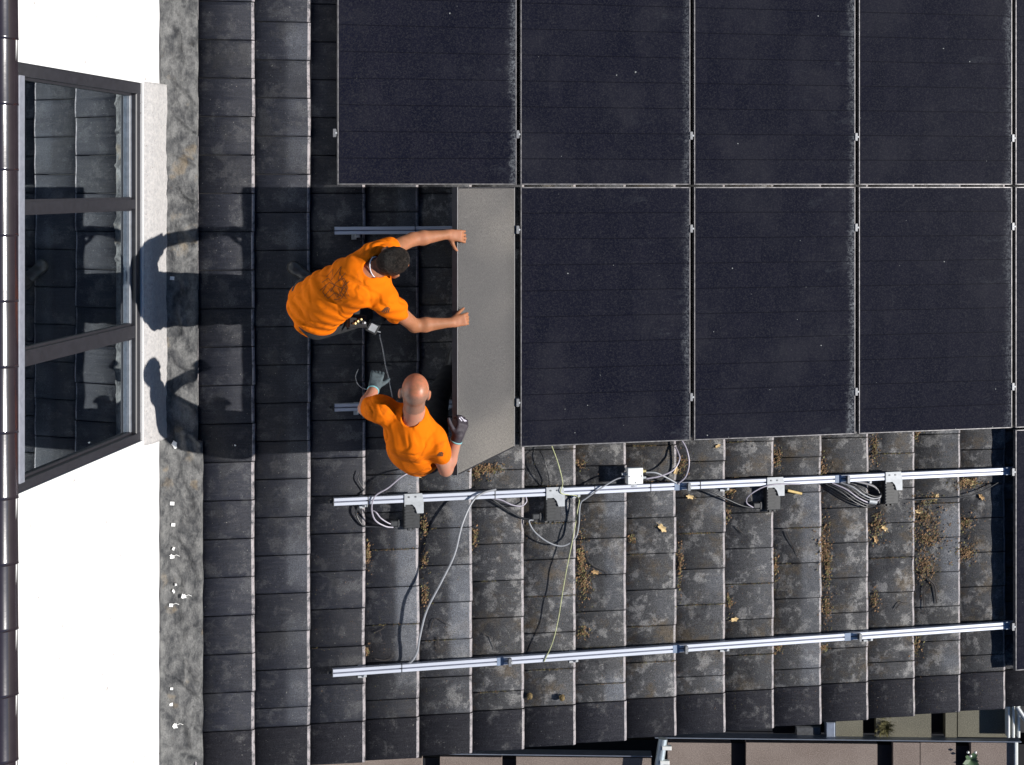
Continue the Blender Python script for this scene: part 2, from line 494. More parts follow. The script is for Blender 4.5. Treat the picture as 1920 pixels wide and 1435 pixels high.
verge.build('verge_tiles', [M['verge'], M['tile_nose']], roof)
dk = MB(); dk.box((S_WALL - .3, YV0 + .03, -.16), (S0 + GAUGE * (NC - 1) - .03, 1.8, -.03))
dk.build('roof_deck', M['underlay'], roof)

# ================================================================== upper building
ub = thing('upper_building', 'white rendered wall with a three-pane window rising from the tiled roof', 'building', (XW, 0, 0), IDM)
ZT = wp(30, 600, XW).z
y_hi, y_lo = 2.2, -4.6
WY1, WY0 = wp(45, 118, XW).y, wp(45, 922, XW).y
WZ1, WZ0 = wp(36, 500, XW).z, wp(268, 500, XW).z
w = MB()
zb = 1.0
w.box((XW - .30, y_lo, zb), (XW, WY0, ZT)); w.box((XW - .30, WY1, zb), (XW, y_hi, ZT))
w.box((XW - .30, WY0, zb), (XW - .002, WY1, WZ0))
w.build('wall', M['render'], ub, IDM)
# plaster apron below the window (a rough proud band)
apx = rp(316, 500, .04); apw = (ROOF @ apx).x
ap = MB()
ny, nz = 120, 6
yA, yB = wp(300, 157, apw).y, wp(300, 827, apw).y
za = WZ0; zlow = (ROOF @ apx).z - .05
rows = []
for j in range(ny + 1):
    y = yB + (yA - yB) * j / ny
    col_ = []
    for k, (xx, zz) in enumerate([(XW - .10, za), (XW - .03, za - .004), (XW + .3 * (apw - XW), za - .03), (apw - .004, za - .10), (apw, za - .2), (apw, zlow - .3)]):
        nn = noise.noise(Vector((y * 9, zz * 9, 2))) * .006 + noise.noise(Vector((y * 30, zz * 30, 5))) * .003
        col_.append((xx + nn, y, zz + nn))
    rows.append(col_)
vs = [p for r_ in rows for p in r_]; m_ = 6
fs = [(a * m_ + b, a * m_ + b + 1, (a + 1) * m_ + b + 1, (a + 1) * m_ + b) for a in range(ny) for b in range(m_ - 1)]
fs += [tuple(range(m_)), tuple(ny * m_ + i for i in range(m_ - 1, -1, -1))]
ap.add(vs, [f[::-1] for f in fs], 0, True)
apo = ap.build('plaster_apron', M['plaster'], ub, IDM)
# window
GX = XW - .065
win = MB()
hb = WZ1; 
def ypx(u, v): return wp(u, v, GX + .03).y
m1a, m1b = ypx(48, 379), ypx(48, 399)
m2a, m2b = ypx(48, 657), ypx(48, 684)
ft, fb = ypx(48, 145), ypx(48, 897)
fz0 = wp(250, 500, GX + .03).z
fz1 = wp(47, 500, XW + .006).z
win.box((GX - .03, ft, WZ0 + .002), (XW - .012, WY1 - .002, hb), bev=.006)
win.box((GX - .03, WY0 + .002, WZ0 + .002), (XW - .012, fb, hb), bev=.006)
win.box((GX - .03, fb, WZ0 + .002), (XW - .014, ft, fz0), bev=.006)
win.box((GX - .03, m1b, fz0), (XW - .02, m1a, fz1), bev=.006)
win.box((GX - .03, m2b, fz0), (XW - .02, m2a, fz1), bev=.006)
# stepped sash profile
for (a, b) in ((fb, m2b), (m2a, m1b), (m1a, ft)):
    win.box((GX - .02, a, fz0 + .001), (GX + .018, a + .013, fz1 - .001)); win.box((GX - .02, b - .013, fz0 + .001), (GX + .018, b, fz1 - .001))
wo = win.build('window', M['winframe'], ub, IDM)
hd = MB(); hd.box((GX - .03, fb, fz1), (XW + .006, ft, hb + .012), bev=.004)
hd.build('head_trim', M['winhead'], wo, IDM)
for (a, b) in ((fb, m2b), (m2a, m1b), (m1a, ft)):
    bd = MB(); bd.box((GX - .01, a + .013, fz0 + .0), (GX + .022, b - .013, fz0 + .035), bev=.004)
    bd.build('sash_bead', M['winbead'], wo, IDM)
    p = MB(); p.box((GX - .008, a + .014, fz0 + .036), (GX, b - .014, fz1 - .001))
    p.build('pane', M['glass'], wo, IDM)
# glazed ridge tiles along the wall head
rg = MB()
rc = wp(14, 600, XW).x
step = 128.5 / (F / ((CAM.z - ZT) * 1.0)) 
RR = .11
cx_, cz_ = XW - .109, ZT - .02
y = wp(14, 68, XW).y + step * 12
while y > y_lo:
    rows = []
    for (yy, r_) in ((y, RR), (y - step * .1, RR), (y - step * .98, RR + .004), (y - step * 1.03, RR + .006), (y - step * 1.03, RR - .004)):
        rows.append([(cx_ + r_ * math.cos(math.radians(a)), yy, cz_ + r_ * 1.05 * math.sin(math.radians(a))) for a in range(0, 222, 13)])
    n_ = len(rows[0]); vs = [p for r_ in rows for p in r_]
    rg.add(vs, [(i * n_ + k, (i + 1) * n_ + k, (i + 1) * n_ + k + 1, i * n_ + k + 1) for i in range(len(rows) - 1) for k in range(n_ - 1)], 0, True)
    y -= step
rg.build('ridge_tiles', M['ridge'], ub, IDM)
up_ = MB(); up_.box((XW - 3, y_lo, zb), (XW - .302, y_hi, ZT - .06)); up_.build('roof_top', M['darkwall'], ub, IDM)
# lead flashing: crumpled sheet dressed from the wall over the tiles
fl = MB()
fa = S_WALL - .02
ny, ns = 620, 16
yA, yB = 1.7, YV0 - .05
vs = []
for j in range(ny + 1):
    y = yA + (yB - yA) * j / ny
    vpx = 348 - y * 293
    edge = rp(372 if vpx < 825 else 381, vpx, .05).x + noise.noise(Vector((y * 7, 0, 3))) * .006
    seg = (y + 10) % .62
    for k in range(ns + 1):
        q = k / ns
        s = fa + (edge - fa) * q
        h = .045 + .05 * (1 - q) ** 3
        h += noise.fractal(Vector((s * 16, y * 9, 1.5)), .7, 2.0, 4) * .010 * (.3 + q)
        h += .020 * math.exp(-((noise.noise(Vector((y * 4.5 + s * 4, s * 5, 9))) * 11) ** 2)) * min(1, q * 1.6)
        h += .012 * noise.noise(Vector((y * 6, s * 5, 4)))
        if k == ns: h = .030
        vs.append((s, y, h))
fs = [(j * (ns + 1) + k, (j + 1) * (ns + 1) + k, (j + 1) * (ns + 1) + k + 1, j * (ns + 1) + k + 1) for j in range(ny) for k in range(ns)]
fl.add(vs, fs, 0, True)
fo = fl.build('lead_flashing', M['lead'])
tag(fo, 'crumpled grey lead flashing strip running along the foot of the white wall', 'flashing')

# ================================================================== solar panels
us = [630, 978, 1303, 1610, 1903]
sp_ = [rp(u, 348, HP).x for u in us]
PB, PA = np.polyfit(range(5), sp_, 1); PB = float(PB); PA = float(PA)
PW = PB - .026
PL = 488 / 283.0
def make_panel(mat, nm='solar_panel', fm='frame'):
    t_ = thing(nm, '', 'solar panel', (0, 0, 0))
    fr = MB(); lip = .009; hh = .035
    z1 = HP; z0 = HP - hh
    e = .0025
    fr.box((0, 0, z0), (lip, PL, z1 + .001), bev=e); fr.box((PW - lip, 0, z0), (PW, PL, z1 + .001), bev=e)
    fr.box((lip, 0, z0), (PW - lip, lip, z1 + .001), bev=e); fr.box((lip, PL - lip, z0), (PW - lip, PL, z1 + .001), bev=e)
    fr.build('frame', M[fm], t_)
    gl = MB(); gl.box((lip, lip, z1 - .008), (PW - lip, PL - lip, z1 - .001)); gl.build('glass', mat, t_)
    return t_
cols = ['first', 'second', 'third', 'fourth', 'fifth']
spec = []
for c in range(5): spec.append((c, 0))
for c in range(1, 5): spec.append((c, 1))
spec.append((4, 2))
YROW = -.004
proto = None
G_P = 'black solar panels laid on the tiled roof'
rowlab = ['in the upper row', 'in the lower complete row', 'in the third row beside the open rails']
collab = {0: 'leftmost black solar panel', 1: 'second black solar panel from the left', 2: 'third black solar panel from the left', 3: 'fourth black solar panel from the left', 4: 'black solar panel cut by the right edge'}
collab1 = {1: 'black solar panel next to the lifted panel', 2: 'middle black solar panel', 3: 'black solar panel above the cable coil', 4: 'black solar panel cut by the right edge'}
for (c, r) in spec:
    lab = (collab if r == 0 else collab1)[c] + ' ' + rowlab[r]
    y0 = YROW + .008 if r == 0 else YROW - PL - .006 - (PL + .014) * (r - 1)
    og = (PA + PB * c, y0, 0)
    if proto is None:
        proto = make_panel(M['pglass']); proto.matrix_world = ROOF @ Matrix.Translation(Vector(og)); proto['_o'] = list(og)
        proto['label'] = lab; proto['group'] = G_P
    else: dup(proto, og, lab, G_P)
# lifted panel: hinged on its low edge beside column two, its high edge held by the two men
hx = rp(967, 600, HP).x
LANG = math.radians(58.5)
lp = make_panel(M['lglass'], fm='framedark')
lp['label'] = 'solar panel tilted steeply upright in the hands of the two men in orange'
LY0 = YROW - PL - .006
lm = ROOF @ Matrix.Translation((hx, LY0, .12)) @ Matrix.Rotation(LANG, 4, 'Y') @ Matrix.Translation((-PW, 0, -HP))
lp.matrix_world = lm
jb = MB(); jb.box((.1, .5, HP - .034), (PW - .1, .56, HP - .012)); jb.box((PW * .45, PL * .5, HP - .034), (PW * .45 + .1, PL * .5 + .08, HP - .009), bev=.004)
jb.v = [tuple(Vector(p)) for p in jb.v]
bs = MB(); bs.box((.01, .01, HP - .012), (PW - .01, PL - .01, HP - .009)); bs.build('backsheet', M['backsheet'], lp)
jx = MB(); jx.box((PW * .45, PL * .5, HP - .034), (PW * .45 + .1, PL * .5 + .08, HP - .013), bev=.004); jx.build('junction_box', M['blackplastic'], lp)
EDGE_S = hx - math.cos(LANG) * PW; EDGE_H = .12 + math.sin(LANG) * PW
print('gauge', GAUGE, 'pitch', PB, 'edge', EDGE_S, EDGE_H, 'check px862:', rp(862, 600, EDGE_H).x, 'XW', XW, 'ZT', ZT, 'WZ0', WZ0)

# ================================================================== rails
RH = .100
S_END = PA + PB * 5 + .05
def rail(v, u0, label, ties=(), reflections=(), feet=(), s_end=None):
    p = rp(u0, v, RH)
    t_ = thing('mounting_rail', label, 'rail', (p.x, p.y, 0), group='aluminium mounting rails across the tiles')
    s1 = s_end or S_END
    y = p.y; hw = .0245
    b = MB()
    b.box((p.x, y + .0035, RH - .042), (s1, y + hw, RH), bev=.002)
    b.box((p.x, y - hw, RH - .042), (s1, y - .0035, RH), bev=.002)
    b.box((p.x, y - .0035, RH - .041), (s1, y + .0035, RH - .010), 1)
    b.box((p.x, y - hw + .002, RH - .046), (s1, y + hw - .002, RH - .0425), 0)
    b.build('profile', [M['alu'], M['alu_groove']], t_)
    c = MB(); c.box((p.x - .004, y - hw - .001, RH - .046), (p.x - .0005, y + hw + .001, RH + .001)); c.box((p.x - .03, y - .008, RH - .04), (p.x - .004, y + .008, RH - .02))
    c.build('end_cap', M['blackplastic'], t_)
    for u in ties:
        s = rp(u, v, RH).x; q = MB()
        q.box((s, y - hw - .003, RH - .046), (s + .004, y + hw + .003, RH + .0025)); q.build('cable_tie', M['blackplastic'], t_)
    for u in reflections:
        s = rp(u, v, RH).x; q = MB()
        q.box((s, y - hw - .002, RH - .04), (s + .045, y + hw + .002, RH + .0015)); q.build('reflection_band', M['blue'], t_)  # thin blue band added in place of a reflection on the rail
    for u in feet:
        s = rp(u, v, RH).x; q = MB()
        q.box((s, y - hw - .022, .026), (s + .03, y - hw - .001, RH - .02), bev=.003)
        q.box((s - .02, y - hw - .035, .03), (s + .012, y + hw, .036))
        q.disc((s + .015, y - hw - .012, RH - .02), .007, .008)
        q.build('roof_hook', M['galv'], t_)
    return p.x, y
r0 = rail(250, 636, 'upper rail hidden under the upper panel row', feet=())
r1 = rail(433, 627, 'short exposed rail under the raised arm of the dark-haired man', ties=(778,), feet=(668, 800))
r2 = rail(765, 627, 'short exposed rail partly covered by the bald man', feet=(672,), ties=(705,))
r3 = rail(942, 626, 'long pale rail carrying the white junction box and four silver brackets', ties=(690, 928, 1115, 1220, 1313), reflections=(1265, 1566, 1884), feet=(682, 1082, 1362, 1630))
r4 = rail(1263, 624, 'lowest long pale rail near the tile verge', ties=(753,), reflections=(932, 1262, 1584, 1884), feet=(680, 1078, 1362, 1632))
def yr(r): return r[1]

# clamps
def make_clamp():
    t_ = thing('panel_clamp', '', 'clamp', (0, 0, 0))
    b = MB(); z = HP
    b.box((-.008, -.022, RH), (.008, .022, z - .006)); b.box((-.016, -.027, z + .002), (.003, .027, z + .006), bev=.001)
    b.build('bracket', M['steel_dark'], t_)
    q = MB(); q.disc((.004, 0, z - .004), .007, .012, 6); q.build('bolt', M['galv'], t_)
    return t_
cp = None
places = []
for c in range(0, 5):
    s = PA + PB * c - .013
    if c == 0: places.append((s, r0[1], 'small clamp gripping the far left end of the upper panel row'))
    else:
        nm = ['', 'first and second', 'second and third', 'third and fourth', 'fourth and fifth'][c]
        places.append((s, r0[1], f'small clamp between the {nm} panels of the upper row'))
        for rr, w_ in ((r1, 'upper'), (r2, 'lower')):
            nm2 = ['', 'lifted panel and its right neighbour', 'first and second flat panels', 'second and third flat panels', 'third and fourth flat panels'][c]
            places.append((s, rr[1], f'small {w_} clamp between the {nm2} of the lower complete row'))
for u, rr, w_ in ((1290, r3, 'junction box'), (1588, r3, 'cable coil')):
    places.append((rp(u, 912, RH).x, rr[1], f'loose clamp sitting on the long rail beside the {w_}'))
places.append((PA + PB * 4 - .013, r3[1], 'end clamp where the bracket-carrying rail meets the right-hand panel'))
for u, w_ in ((955, 'left of the yellow-green wire'), (1285, 'middle one of the loose ones'), (1610, 'nearest the right end')):
    places.append((rp(u, 1220, RH).x, r4[1], f'loose clamp on the lowest rail, {w_}'))
places.append((PA + PB * 4 - .013, r4[1], 'end clamp where the lowest rail meets the right-hand panel'))
for (s, y, lab) in places:
    if cp is None:
        cp = make_clamp(); cp.matrix_world = ROOF @ Matrix.Translation((s, y, 0)); cp['_o'] = [s, y, 0]; cp['label'] = lab; cp['group'] = 'panel clamps on the rails'
    else: dup(cp, (s, y, 0), lab, 'panel clamps on the rails')

# ================================================================== optimisers with silver brackets
def plate_outline(flip=1):
    return [(0, .012), (.118, .012), (.128, -.045), (.128, -.125), (.085, -.125), (.072, -.085), (.052, -.062), (0, -.062)]
def optimiser(u, v, rl, lab, w=1.0):
    p = rp(u, v, RH)
    t_ = thing('optimiser', lab, 'power optimiser', (p.x, rl[1], 0), group='power optimisers hanging from the long rail')
    s, y = p.x, rl[1]
    b = MB()
    b.box((s + .0, y - .195, .044), (s + .105, y - .03, .094), bev=.004)
    for k in range(7):
        yy = y - .185 + k * .021
        b.box((s + .008, yy, .094), (s + .07, yy + .011, .099))
    b.box((s + .03, y - .215, .04), (s + .045, y - .195, .07)); b.box((s + .062, y - .21, .04), (s + .078, y - .195, .07)); b.box((s + .09, y - .205, .04), (s + .10, y - .195, .06))
    b.build('housing', M['greyplastic'], t_)
    q = MB(); q.prism([(s + a * w, y + .022 + c * .95) for a, c in plate_outline()], RH + .003, RH + .007); 
    q.box((s + .002, y - .05, RH - .03), (s + .006, y - .035, RH + .003))
    pl = q.build('bracket_plate', M['galv'], t_)
    for dx in (.03, .075):
        sc_ = MB(); sc_.disc((s + dx, y + .012, RH + .007), .006, .004, 6); sc_.build('screw', M['steel_dark'], pl)
    c = MB(); c.box((s - .085, y - .185, .035), (s - .01, y - .145, .068), bev=.006); c.box((s - .035, y - .19, .033), (s - .027, y - .14, .071))
    c.build('connector', M['greyplastic'], t_)
optimiser(758, 937, r3, 'black optimiser under a silver bracket plate nearest the bald man')
optimiser(1024, 928, r3, 'black optimiser under a silver bracket plate where the yellow-green wire crosses')
optimiser(1438, 910, r3, 'black optimiser under a silver bracket plate beside the yellow wooden stick')
optimiser(1660, 895, r3, 'black optimiser under a silver bracket plate at the cable coil')

# junction box
p = rp(1191, 893, .16)
t_ = thing('junction_box', 'white square junction box with cable glands standing on the long rail', 'junction box', (p.x, p.y, 0))
b = MB(); b.box((p.x - .052, p.y - .052, .10), (p.x + .052, p.y + .052, .152), bev=.006); b.build('box', M['whiteplastic'], t_)
b = MB(); b.box((p.x - .054, p.y - .054, .153), (p.x + .054, p.y + .054, .166), bev=.004); lid = b.build('lid', M['whiteplastic'], t_)
for dx, dy in ((-.043, -.0), (.043, 0.0), (0, -.043)):
    b = MB(); b.disc((p.x + dx, p.y + dy, .166), .0045, .002, 8); b.build('screw', M['steel_dark'], lid)
for (dx, dy, m) in ((-1, .012, 'galv'), (1, .026, 'brassy'), (1, -.018, 'galv')):
    b = MB(); b.tube([(p.x + dx * .052, p.y + dy, .128), (p.x + dx * .068, p.y + dy, .128)], .014, 8); b.tube([(p.x + dx * .068, p.y + dy, .128), (p.x + dx * .086, p.y + dy, .128)], .010, 8)
    b.build('cable_gland', M[m], t_)
b = MB(); b.box((p.x - .01, p.y - .085, .05), (p.x + .03, p.y - .03, .1)); b.build('stand_off', M['galv'], t_)
JB = p

# ================================================================== cables
def cable(name, pts, r, mat, lab, cat='cable', group=None, n=8):
    P = spline([rp(*q) for q in pts], n)
    b = MB(); b.tube(P, r, 8)
    o = b.build(name, mat, None, ROOF, origin=tuple(rp(*pts[0])))
    tag(o, lab, cat, group)
    return o
cable('cable', [(930, 918, .115), (905, 925, .125), (885, 942, .14), (866, 985, .17), (852, 1040, .175), (828, 1090, .17), (800, 1145, .15), (787, 1195, .125), (782, 1222, .11), (768, 1243, .075), (740, 1247, .05), (690, 1250, .04)], .0074, M['cable_grey'], 'thick grey cable hanging between the two long rails below the bald man')
cable('cable', [(1034, 835, .10), (1046, 868, .13), (1055, 905, .12), (1052, 925, .112), (1084, 932, .08), (1082, 962, .075), (1074, 1010, .09), (1062, 1070, .10), (1055, 1110, .10), (1047, 1160, .10), (1036, 1205, .11), (1020, 1241, .105)], .0036, M['cable_yg'], 'thin yellow-green earth wire crossing both long rails')
cable('cable', [(1172, 895, .128), (1155, 899, .12), (1128, 915, .12), (1100, 934, .11), (1088, 946, .10), (1085, 985, .09), (1078, 1010, .085), (1055, 1024, .08), (1028, 1017, .08), (1003, 998, .07), (992, 978, .06), (1000, 975, .055)], .0052, M['cable_grey'], 'grey cable from the junction box looping down to the second optimiser')
cable('cable', [(1211, 886, .128), (1230, 887, .13), (1250, 896, .12), (1272, 908, .10), (1285, 913, .08)], .0055, M['cable_grey'], 'short grey cable from the brass gland to the rail')
cable('cable', [(1212, 898, .128), (1238, 893, .13), (1262, 882, .12), (1274, 862, .10), (1271, 848, .08), (1266, 838, .06)], .0055, M['cable_violet'], 'grey cable from the lower box gland curling up towards the panels')
cable('cable', [(1272, 907, .11), (1286, 893, .12), (1292, 868, .12), (1287, 842, .11), (1276, 822, .09)], .0058, M['cable_violet'], 'pale cable arching from the rail to under the panel edge')
cable('cable', [(1300, 917, .07), (1330, 921, .08), (1360, 935, .07), (1390, 948, .06), (1412, 953, .055)], .0062, M['cable_black'], 'dark cable pair running from the rail to the third optimiser')
cable('cable', [(1500, 908, .10), (1460, 908, .11), (1430, 914, .115), (1404, 930, .11), (1400, 943, .09), (1412, 952, .06)], .0045, M['cable_violet'], 'thin cable looped over the third optimiser')
cable('cable', [(785, 880, .10), (755, 893, .13), (728, 915, .13), (704, 930, .12), (697, 952, .11), (703, 975, .09), (722, 987, .07), (737, 989, .055)], .0052, M['cable_violet'], 'grey cable coming from under the bald man to the first optimiser')
cable('cable', [(700, 958, .08), (706, 962, .09), (714, 972, .08), (728, 981, .065), (738, 984, .055)], .0048, M['cable_violet'], 'short inner cable loop at the first optimiser')
cable('cable', [(672, 950, .06), (668, 965, .05), (680, 985, .045), (700, 988, .04), (740, 989, .04)], .006, M['cable_black'], 'black cable looping below the left end of the long rail')
cable('cable', [(920, 934, .07), (940, 938, .08), (960, 947, .08), (978, 949, .07), (987, 941, .06), (986, 932, .06)], .0048, M['cable_violet'], 'small violet-grey cable loop under the rail left of the second optimiser')
cable('cable', [(925, 938, .05), (950, 955, .045), (975, 970, .045), (998, 975, .05)], .0062, M['cable_black'], 'black cable running down to the second optimiser')
cable('cable', [(1690, 945, .05), (1660, 932, .06), (1700, 938, .05), (1750, 935, .05), (1800, 933, .05), (1840, 922, .05), (1880, 900, .05)][1:], .0048, M['cable_black'], 'long thin black cable from the coil towards the right-hand panel')
cable('cable', [(1012, 845, .05), (1020, 862, .10), (1028, 890, .10), (1030, 912, .06)], .004, M['cable_black'], 'short black wire hanging from the corner of the lower panel row')
cable('cable', [(676, 884, .05), (672, 900, .05), (683, 920, .05)], .0035, M['cable_black'], 'short black wire tail by the left end of the long rail')
# coil
t_ = thing('cable_coil', 'bundle of coiled black and grey cable hanging under the long rail', 'cable coil', tuple(rp(1610, 925, .05)))
for k in range(6):
    o_ = k * 6
    m = [M['cable_black'], M['cable_black'], M['cable_violet'], M['cable_black'], M['cable_grey'], M['cable_black']][k]
    P = spline([rp(1548 + o_, 908 - k, .06), rp(1575 + o_, 922 - k * 2, .07 + .006 * k), rp(1600 + o_ * .8, 940 - k * 3, .07 + .006 * k), rp(1625 + o_ * .5, 951 - k * 4, .06 + .007 * k),
                rp(1643 + o_ * .3, 944 - k * 3, .06 + .006 * k), rp(1649, 928 - k, .07), rp(1640 - k, 912, .07), rp(1615 - o_ * .5, 903, .07), rp(1590 - k, 900, .06)], 8)
    b = MB(); b.tube(P, .0055, 8); b.build('cable_turn', m, t_)
b = MB(); b.tube([rp(1629, 940, .075), rp(1643, 942, .075)], .017, 10); b.build('connector', M['galv'], t_)

# wooden stick
b = MB(); a_, c_ = rp(1477, 920, .04), rp(1503, 926, .04)
b.tube([a_, c_], .010, 6); tag(b.build('wooden_stick', M['wood'], None, ROOF, origin=tuple(a_)), 'short yellow wooden stick lying beside the third optimiser', 'stick')

# rope with toggle by the men
P = spline([rp(712, 628, .55), rp(718, 655, .35), rp(723, 685, .15), rp(728, 705, .1), (rp(736, 745, .06))], 8)
t_ = thing('rope', 'thin knotted pale rope with a black toggle between the two men', 'rope', tuple(rp(724, 690, .05)))
b = MB(); b.tube(P, .0042, 6); b.build('cord', M['rope'], t_)
b = MB(); b.tube([rp(714, 683, .14), rp(733, 686, .14)], .008, 6); b.build('toggle', M['blackplastic'], t_)
cable('cable', [(700, 735, .05), (675, 725, .04), (667, 708, .04), (672, 692, .04)], .0025, M['rope'], 'hair-thin wire curling left of the bald man’s glove')
cable('cable', [(822, 780, .12), (840, 768, .16), (866, 758, .16)], .003, M['cable_grey'], 'thin wire between the bald man’s head and the panel edge')

# ================================================================== litter
def clump(u, v, ru, rv, n, big=.012):
    out = []
    for _ in range(n):
        a = rnd.uniform(0, 2 * math.pi); q = abs(rnd.gauss(0, .5))
        out.append((u + math.cos(a) * q * ru, v + math.sin(a) * q * rv, rnd.uniform(.3, 1) * big))
    return out
lit = MB(); mos = MB()
def flake(mb, s, y, h, r, mi=0):
    c = Vector((s, y, h)); a = rnd.uniform(0, 6.28)
    n = Vector((rnd.gauss(0, .5), rnd.gauss(0, .5), 1)).normalized()
    x = n.orthogonal().normalized(); yv = n.cross(x)
    k = rnd.choice((3, 4, 5)); pts = []
    for i in range(k):
        an = a + 2 * math.pi * i / k
        rr = r * rnd.uniform(.5, 1.2)
        pts.append(c + (x * math.cos(an) * rr + yv * math.sin(an) * rr * .55))
    mb.add(pts, [tuple(range(k))], mi)
def surf_h(s):
    q = ((s - S0) / GAUGE) % 1.0
    return .002 + q * .03
LIT = [(1640, 840, 10, 40, 90), (1720, 815, 8, 15, 30), (1545, 880, 12, 30, 60), (1545, 1025, 16, 60, 200), (1550, 1140, 12, 40, 120), (1552, 1060, 10, 60, 120), (1645, 985, 18, 40, 110),
       (1735, 970, 35, 40, 220), (1740, 1010, 40, 25, 170), (1735, 1060, 22, 40, 190), (1812, 980, 18, 20, 90), (1812, 1035, 26, 26, 150), (1815, 905, 28, 12, 160), (1090, 1050, 10, 70, 160), (1095, 1090, 16, 40, 120),
       (1185, 1010, 8, 15, 30), (1090, 870, 12, 15, 25), (920, 880, 30, 14, 110), (895, 885, 14, 20, 60), (1275, 1060, 8, 60, 90), (1280, 870, 12, 24, 60), (690, 1040, 6, 30, 60), (795, 985, 8, 22, 60), (795, 1050, 8, 20, 50), (797, 1115, 8, 22, 60),
       (890, 1010, 8, 30, 40), (1367, 1130, 8, 20, 45), (1370, 925, 12, 8, 30), (1095, 1185, 14, 16, 60), (1365, 960, 8, 30, 26), (1458, 860, 8, 24, 60), (1455, 1060, 7, 40, 50), (688, 1220, 6, 12, 30), (1545, 1215, 12, 8, 40), (1720, 1210, 12, 25, 40), (1640, 1125, 10, 25, 60), (1740, 935, 20, 10, 60), (1460, 1215, 10, 10, 40)]
for (u, v, ru, rv, n) in LIT:
    for (a, b, r_) in clump(u, v, ru * 1.15, rv * 1.1, int(n * 2.3)):
        p = rp(a, b, .01); flake(lit if rnd.random() < .72 else mos, p.x, p.y, surf_h(p.x) + rnd.uniform(.002, .014), r_)
# debris caught against tile joints
for _ in range(60):
    i = rnd.randrange(2, 15); s0 = S0 + GAUGE * (i - 1)
    half = (i % 2 == 1); k = rnd.randrange(0, 11)
    y = YV1 + (TW / 2 if half else TW) + k * TW
    if y > -1.75 and i < 14 and y > rp(700, 900).y: continue
    L = rnd.uniform(.1, .95) * GAUGE; st_ = rnd.uniform(0, .3) * GAUGE
    for q in range(int(L * 220)):
        s = s0 + st_ + rnd.random() * L
        flake(mos if rnd.random() < .6 else lit, s, y + rnd.gauss(0, .003), surf_h(s) + rnd.uniform(.0, .006), rnd.uniform(.002, .006))
for _ in range(6500):
    u = 590 + 1290 * rnd.random() ** .75; v = rnd.uniform(815, 1330); p = rp(u, v, .01)
    if v < 1600 - u and u < 760: continue
    flake(mos if rnd.random() < .5 else lit, p.x, p.y, surf_h(p.x) + .003, rnd.uniform(.0015, .004))
tag(lit.build('leaf_litter', M['litter']), 'brown crumbled leaf litter gathered along the tile edges', 'leaf litter', kind='stuff')
tag(mos.build('moss', M['mossy']), 'yellowish moss crumbs scattered over the tiles', 'moss', kind='stuff')
# single leaves, each an own object
def leaf(u, v, size, lab, mat='leafpale', ang=None):
    p = rp(u, v, .02); h0 = surf_h(p.x) + .004
    ang = rnd.uniform(0, 6.28) if ang is None else ang
    b = MB(); n = 22; ring = []
    for i in range(n):
        a = 2 * math.pi * i / n
        rr = size * (.62 + .38 * abs(math.cos(a * 2.5)) ** 1.2) * (1 if abs(math.cos(a)) > .3 else .72)
        x_, y_ = rr * math.cos(a), rr * .62 * math.sin(a)
        ring.append((p.x + x_ * math.cos(ang) - y_ * math.sin(ang), p.y + x_ * math.sin(ang) + y_ * math.cos(ang), h0 + .25 * abs(y_) + rnd.uniform(0, .004)))
    ctr = (p.x, p.y, h0)
    b.add([ctr] + ring, [(0, 1 + i, 1 + (i + 1) % n) for i in range(n)])
    b.tube([(p.x - size * .8 * math.cos(ang), p.y - size * .8 * math.sin(ang), h0 + .003), (p.x - size * 1.5 * math.cos(ang), p.y - size * 1.5 * math.sin(ang), h0 + .006)], .0012, 4)
    tag(b.build('leaf', M[mat], None, ROOF, origin=tuple(p)), lab, 'leaf', 'dry leaves lying on the tiles')
LV = [(1241, 990, .04, 'largest pale oak leaf lying alone below the junction box', 'leafpale'), (1294, 932, .03, 'curled pinkish leaf just below the rail clamp beside the junction box', 'leafpale'), (1378, 1162, .03, 'pale star-shaped leaf alone above the lowest rail', 'leafpale'),
      (1116, 1073, .03, 'folded tan leaf right of the yellow-green wire', 'leaf'), (1658, 990, .032, 'upright tan leaf below the fourth optimiser', 'leafpale'), (1643, 1012, .032, 'tan leaf on the litter heap below the coil', 'leaf'),
      (1820, 905, .04, 'curled pale leaf in the heap at the right end of the bracket-carrying rail', 'leafpale'), (1840, 932, .03, 'small curled leaf right of the long thin black cable', 'leaf'), (1756, 932, .028, 'pale leaf stuck under the long thin black cable', 'leafpale'),
      (1266, 882, .03, 'yellow leaf between the two cables right of the junction box', 'leafpale'), (1375, 921, .026, 'small crumpled leaf under the rail left of the third optimiser', 'leaf'), (1723, 960, .026, 'small pale leaf above the big litter patch', 'leafpale'),
      (1345, 836, .022, 'tiny pale leaf below the middle panel', 'leafpale'), (1088, 1048, .024, 'reddish leaf at the tile edge right of the yellow-green wire', 'leaf'), (790, 893, .02, 'yellow leaf beside the bald man’s elbow', 'leafpale')]
for (u, v, s_, l, m) in LV: leaf(u, v, s_, l, m)
t_pos = [(1820, 915), (1808, 900)]
def cone(u, v, lab):
    p = rp(u, v, .03); b = MB()
    ts = [(p.x, p.y + q * .022, .03 + surf_h(p.x)) for q in (-1, -.8, -.3, .3, .8, 1)]
    b.tube(ts, [.004, .013, .019, .018, .011, .004], 10)
    for k in range(26):
        a = rnd.uniform(0, 6.28); q = rnd.uniform(-.8, .8); r_ = .017
        flake(b, p.x + math.cos(a) * r_, p.y + q * .02, .03 + surf_h(p.x) + math.sin(a) * r_, .008)
    tag(b.build('alder_cone', M['cone'], None, ROOF, origin=tuple(p)), lab, 'seed cone', 'small brown cones on the tiles')
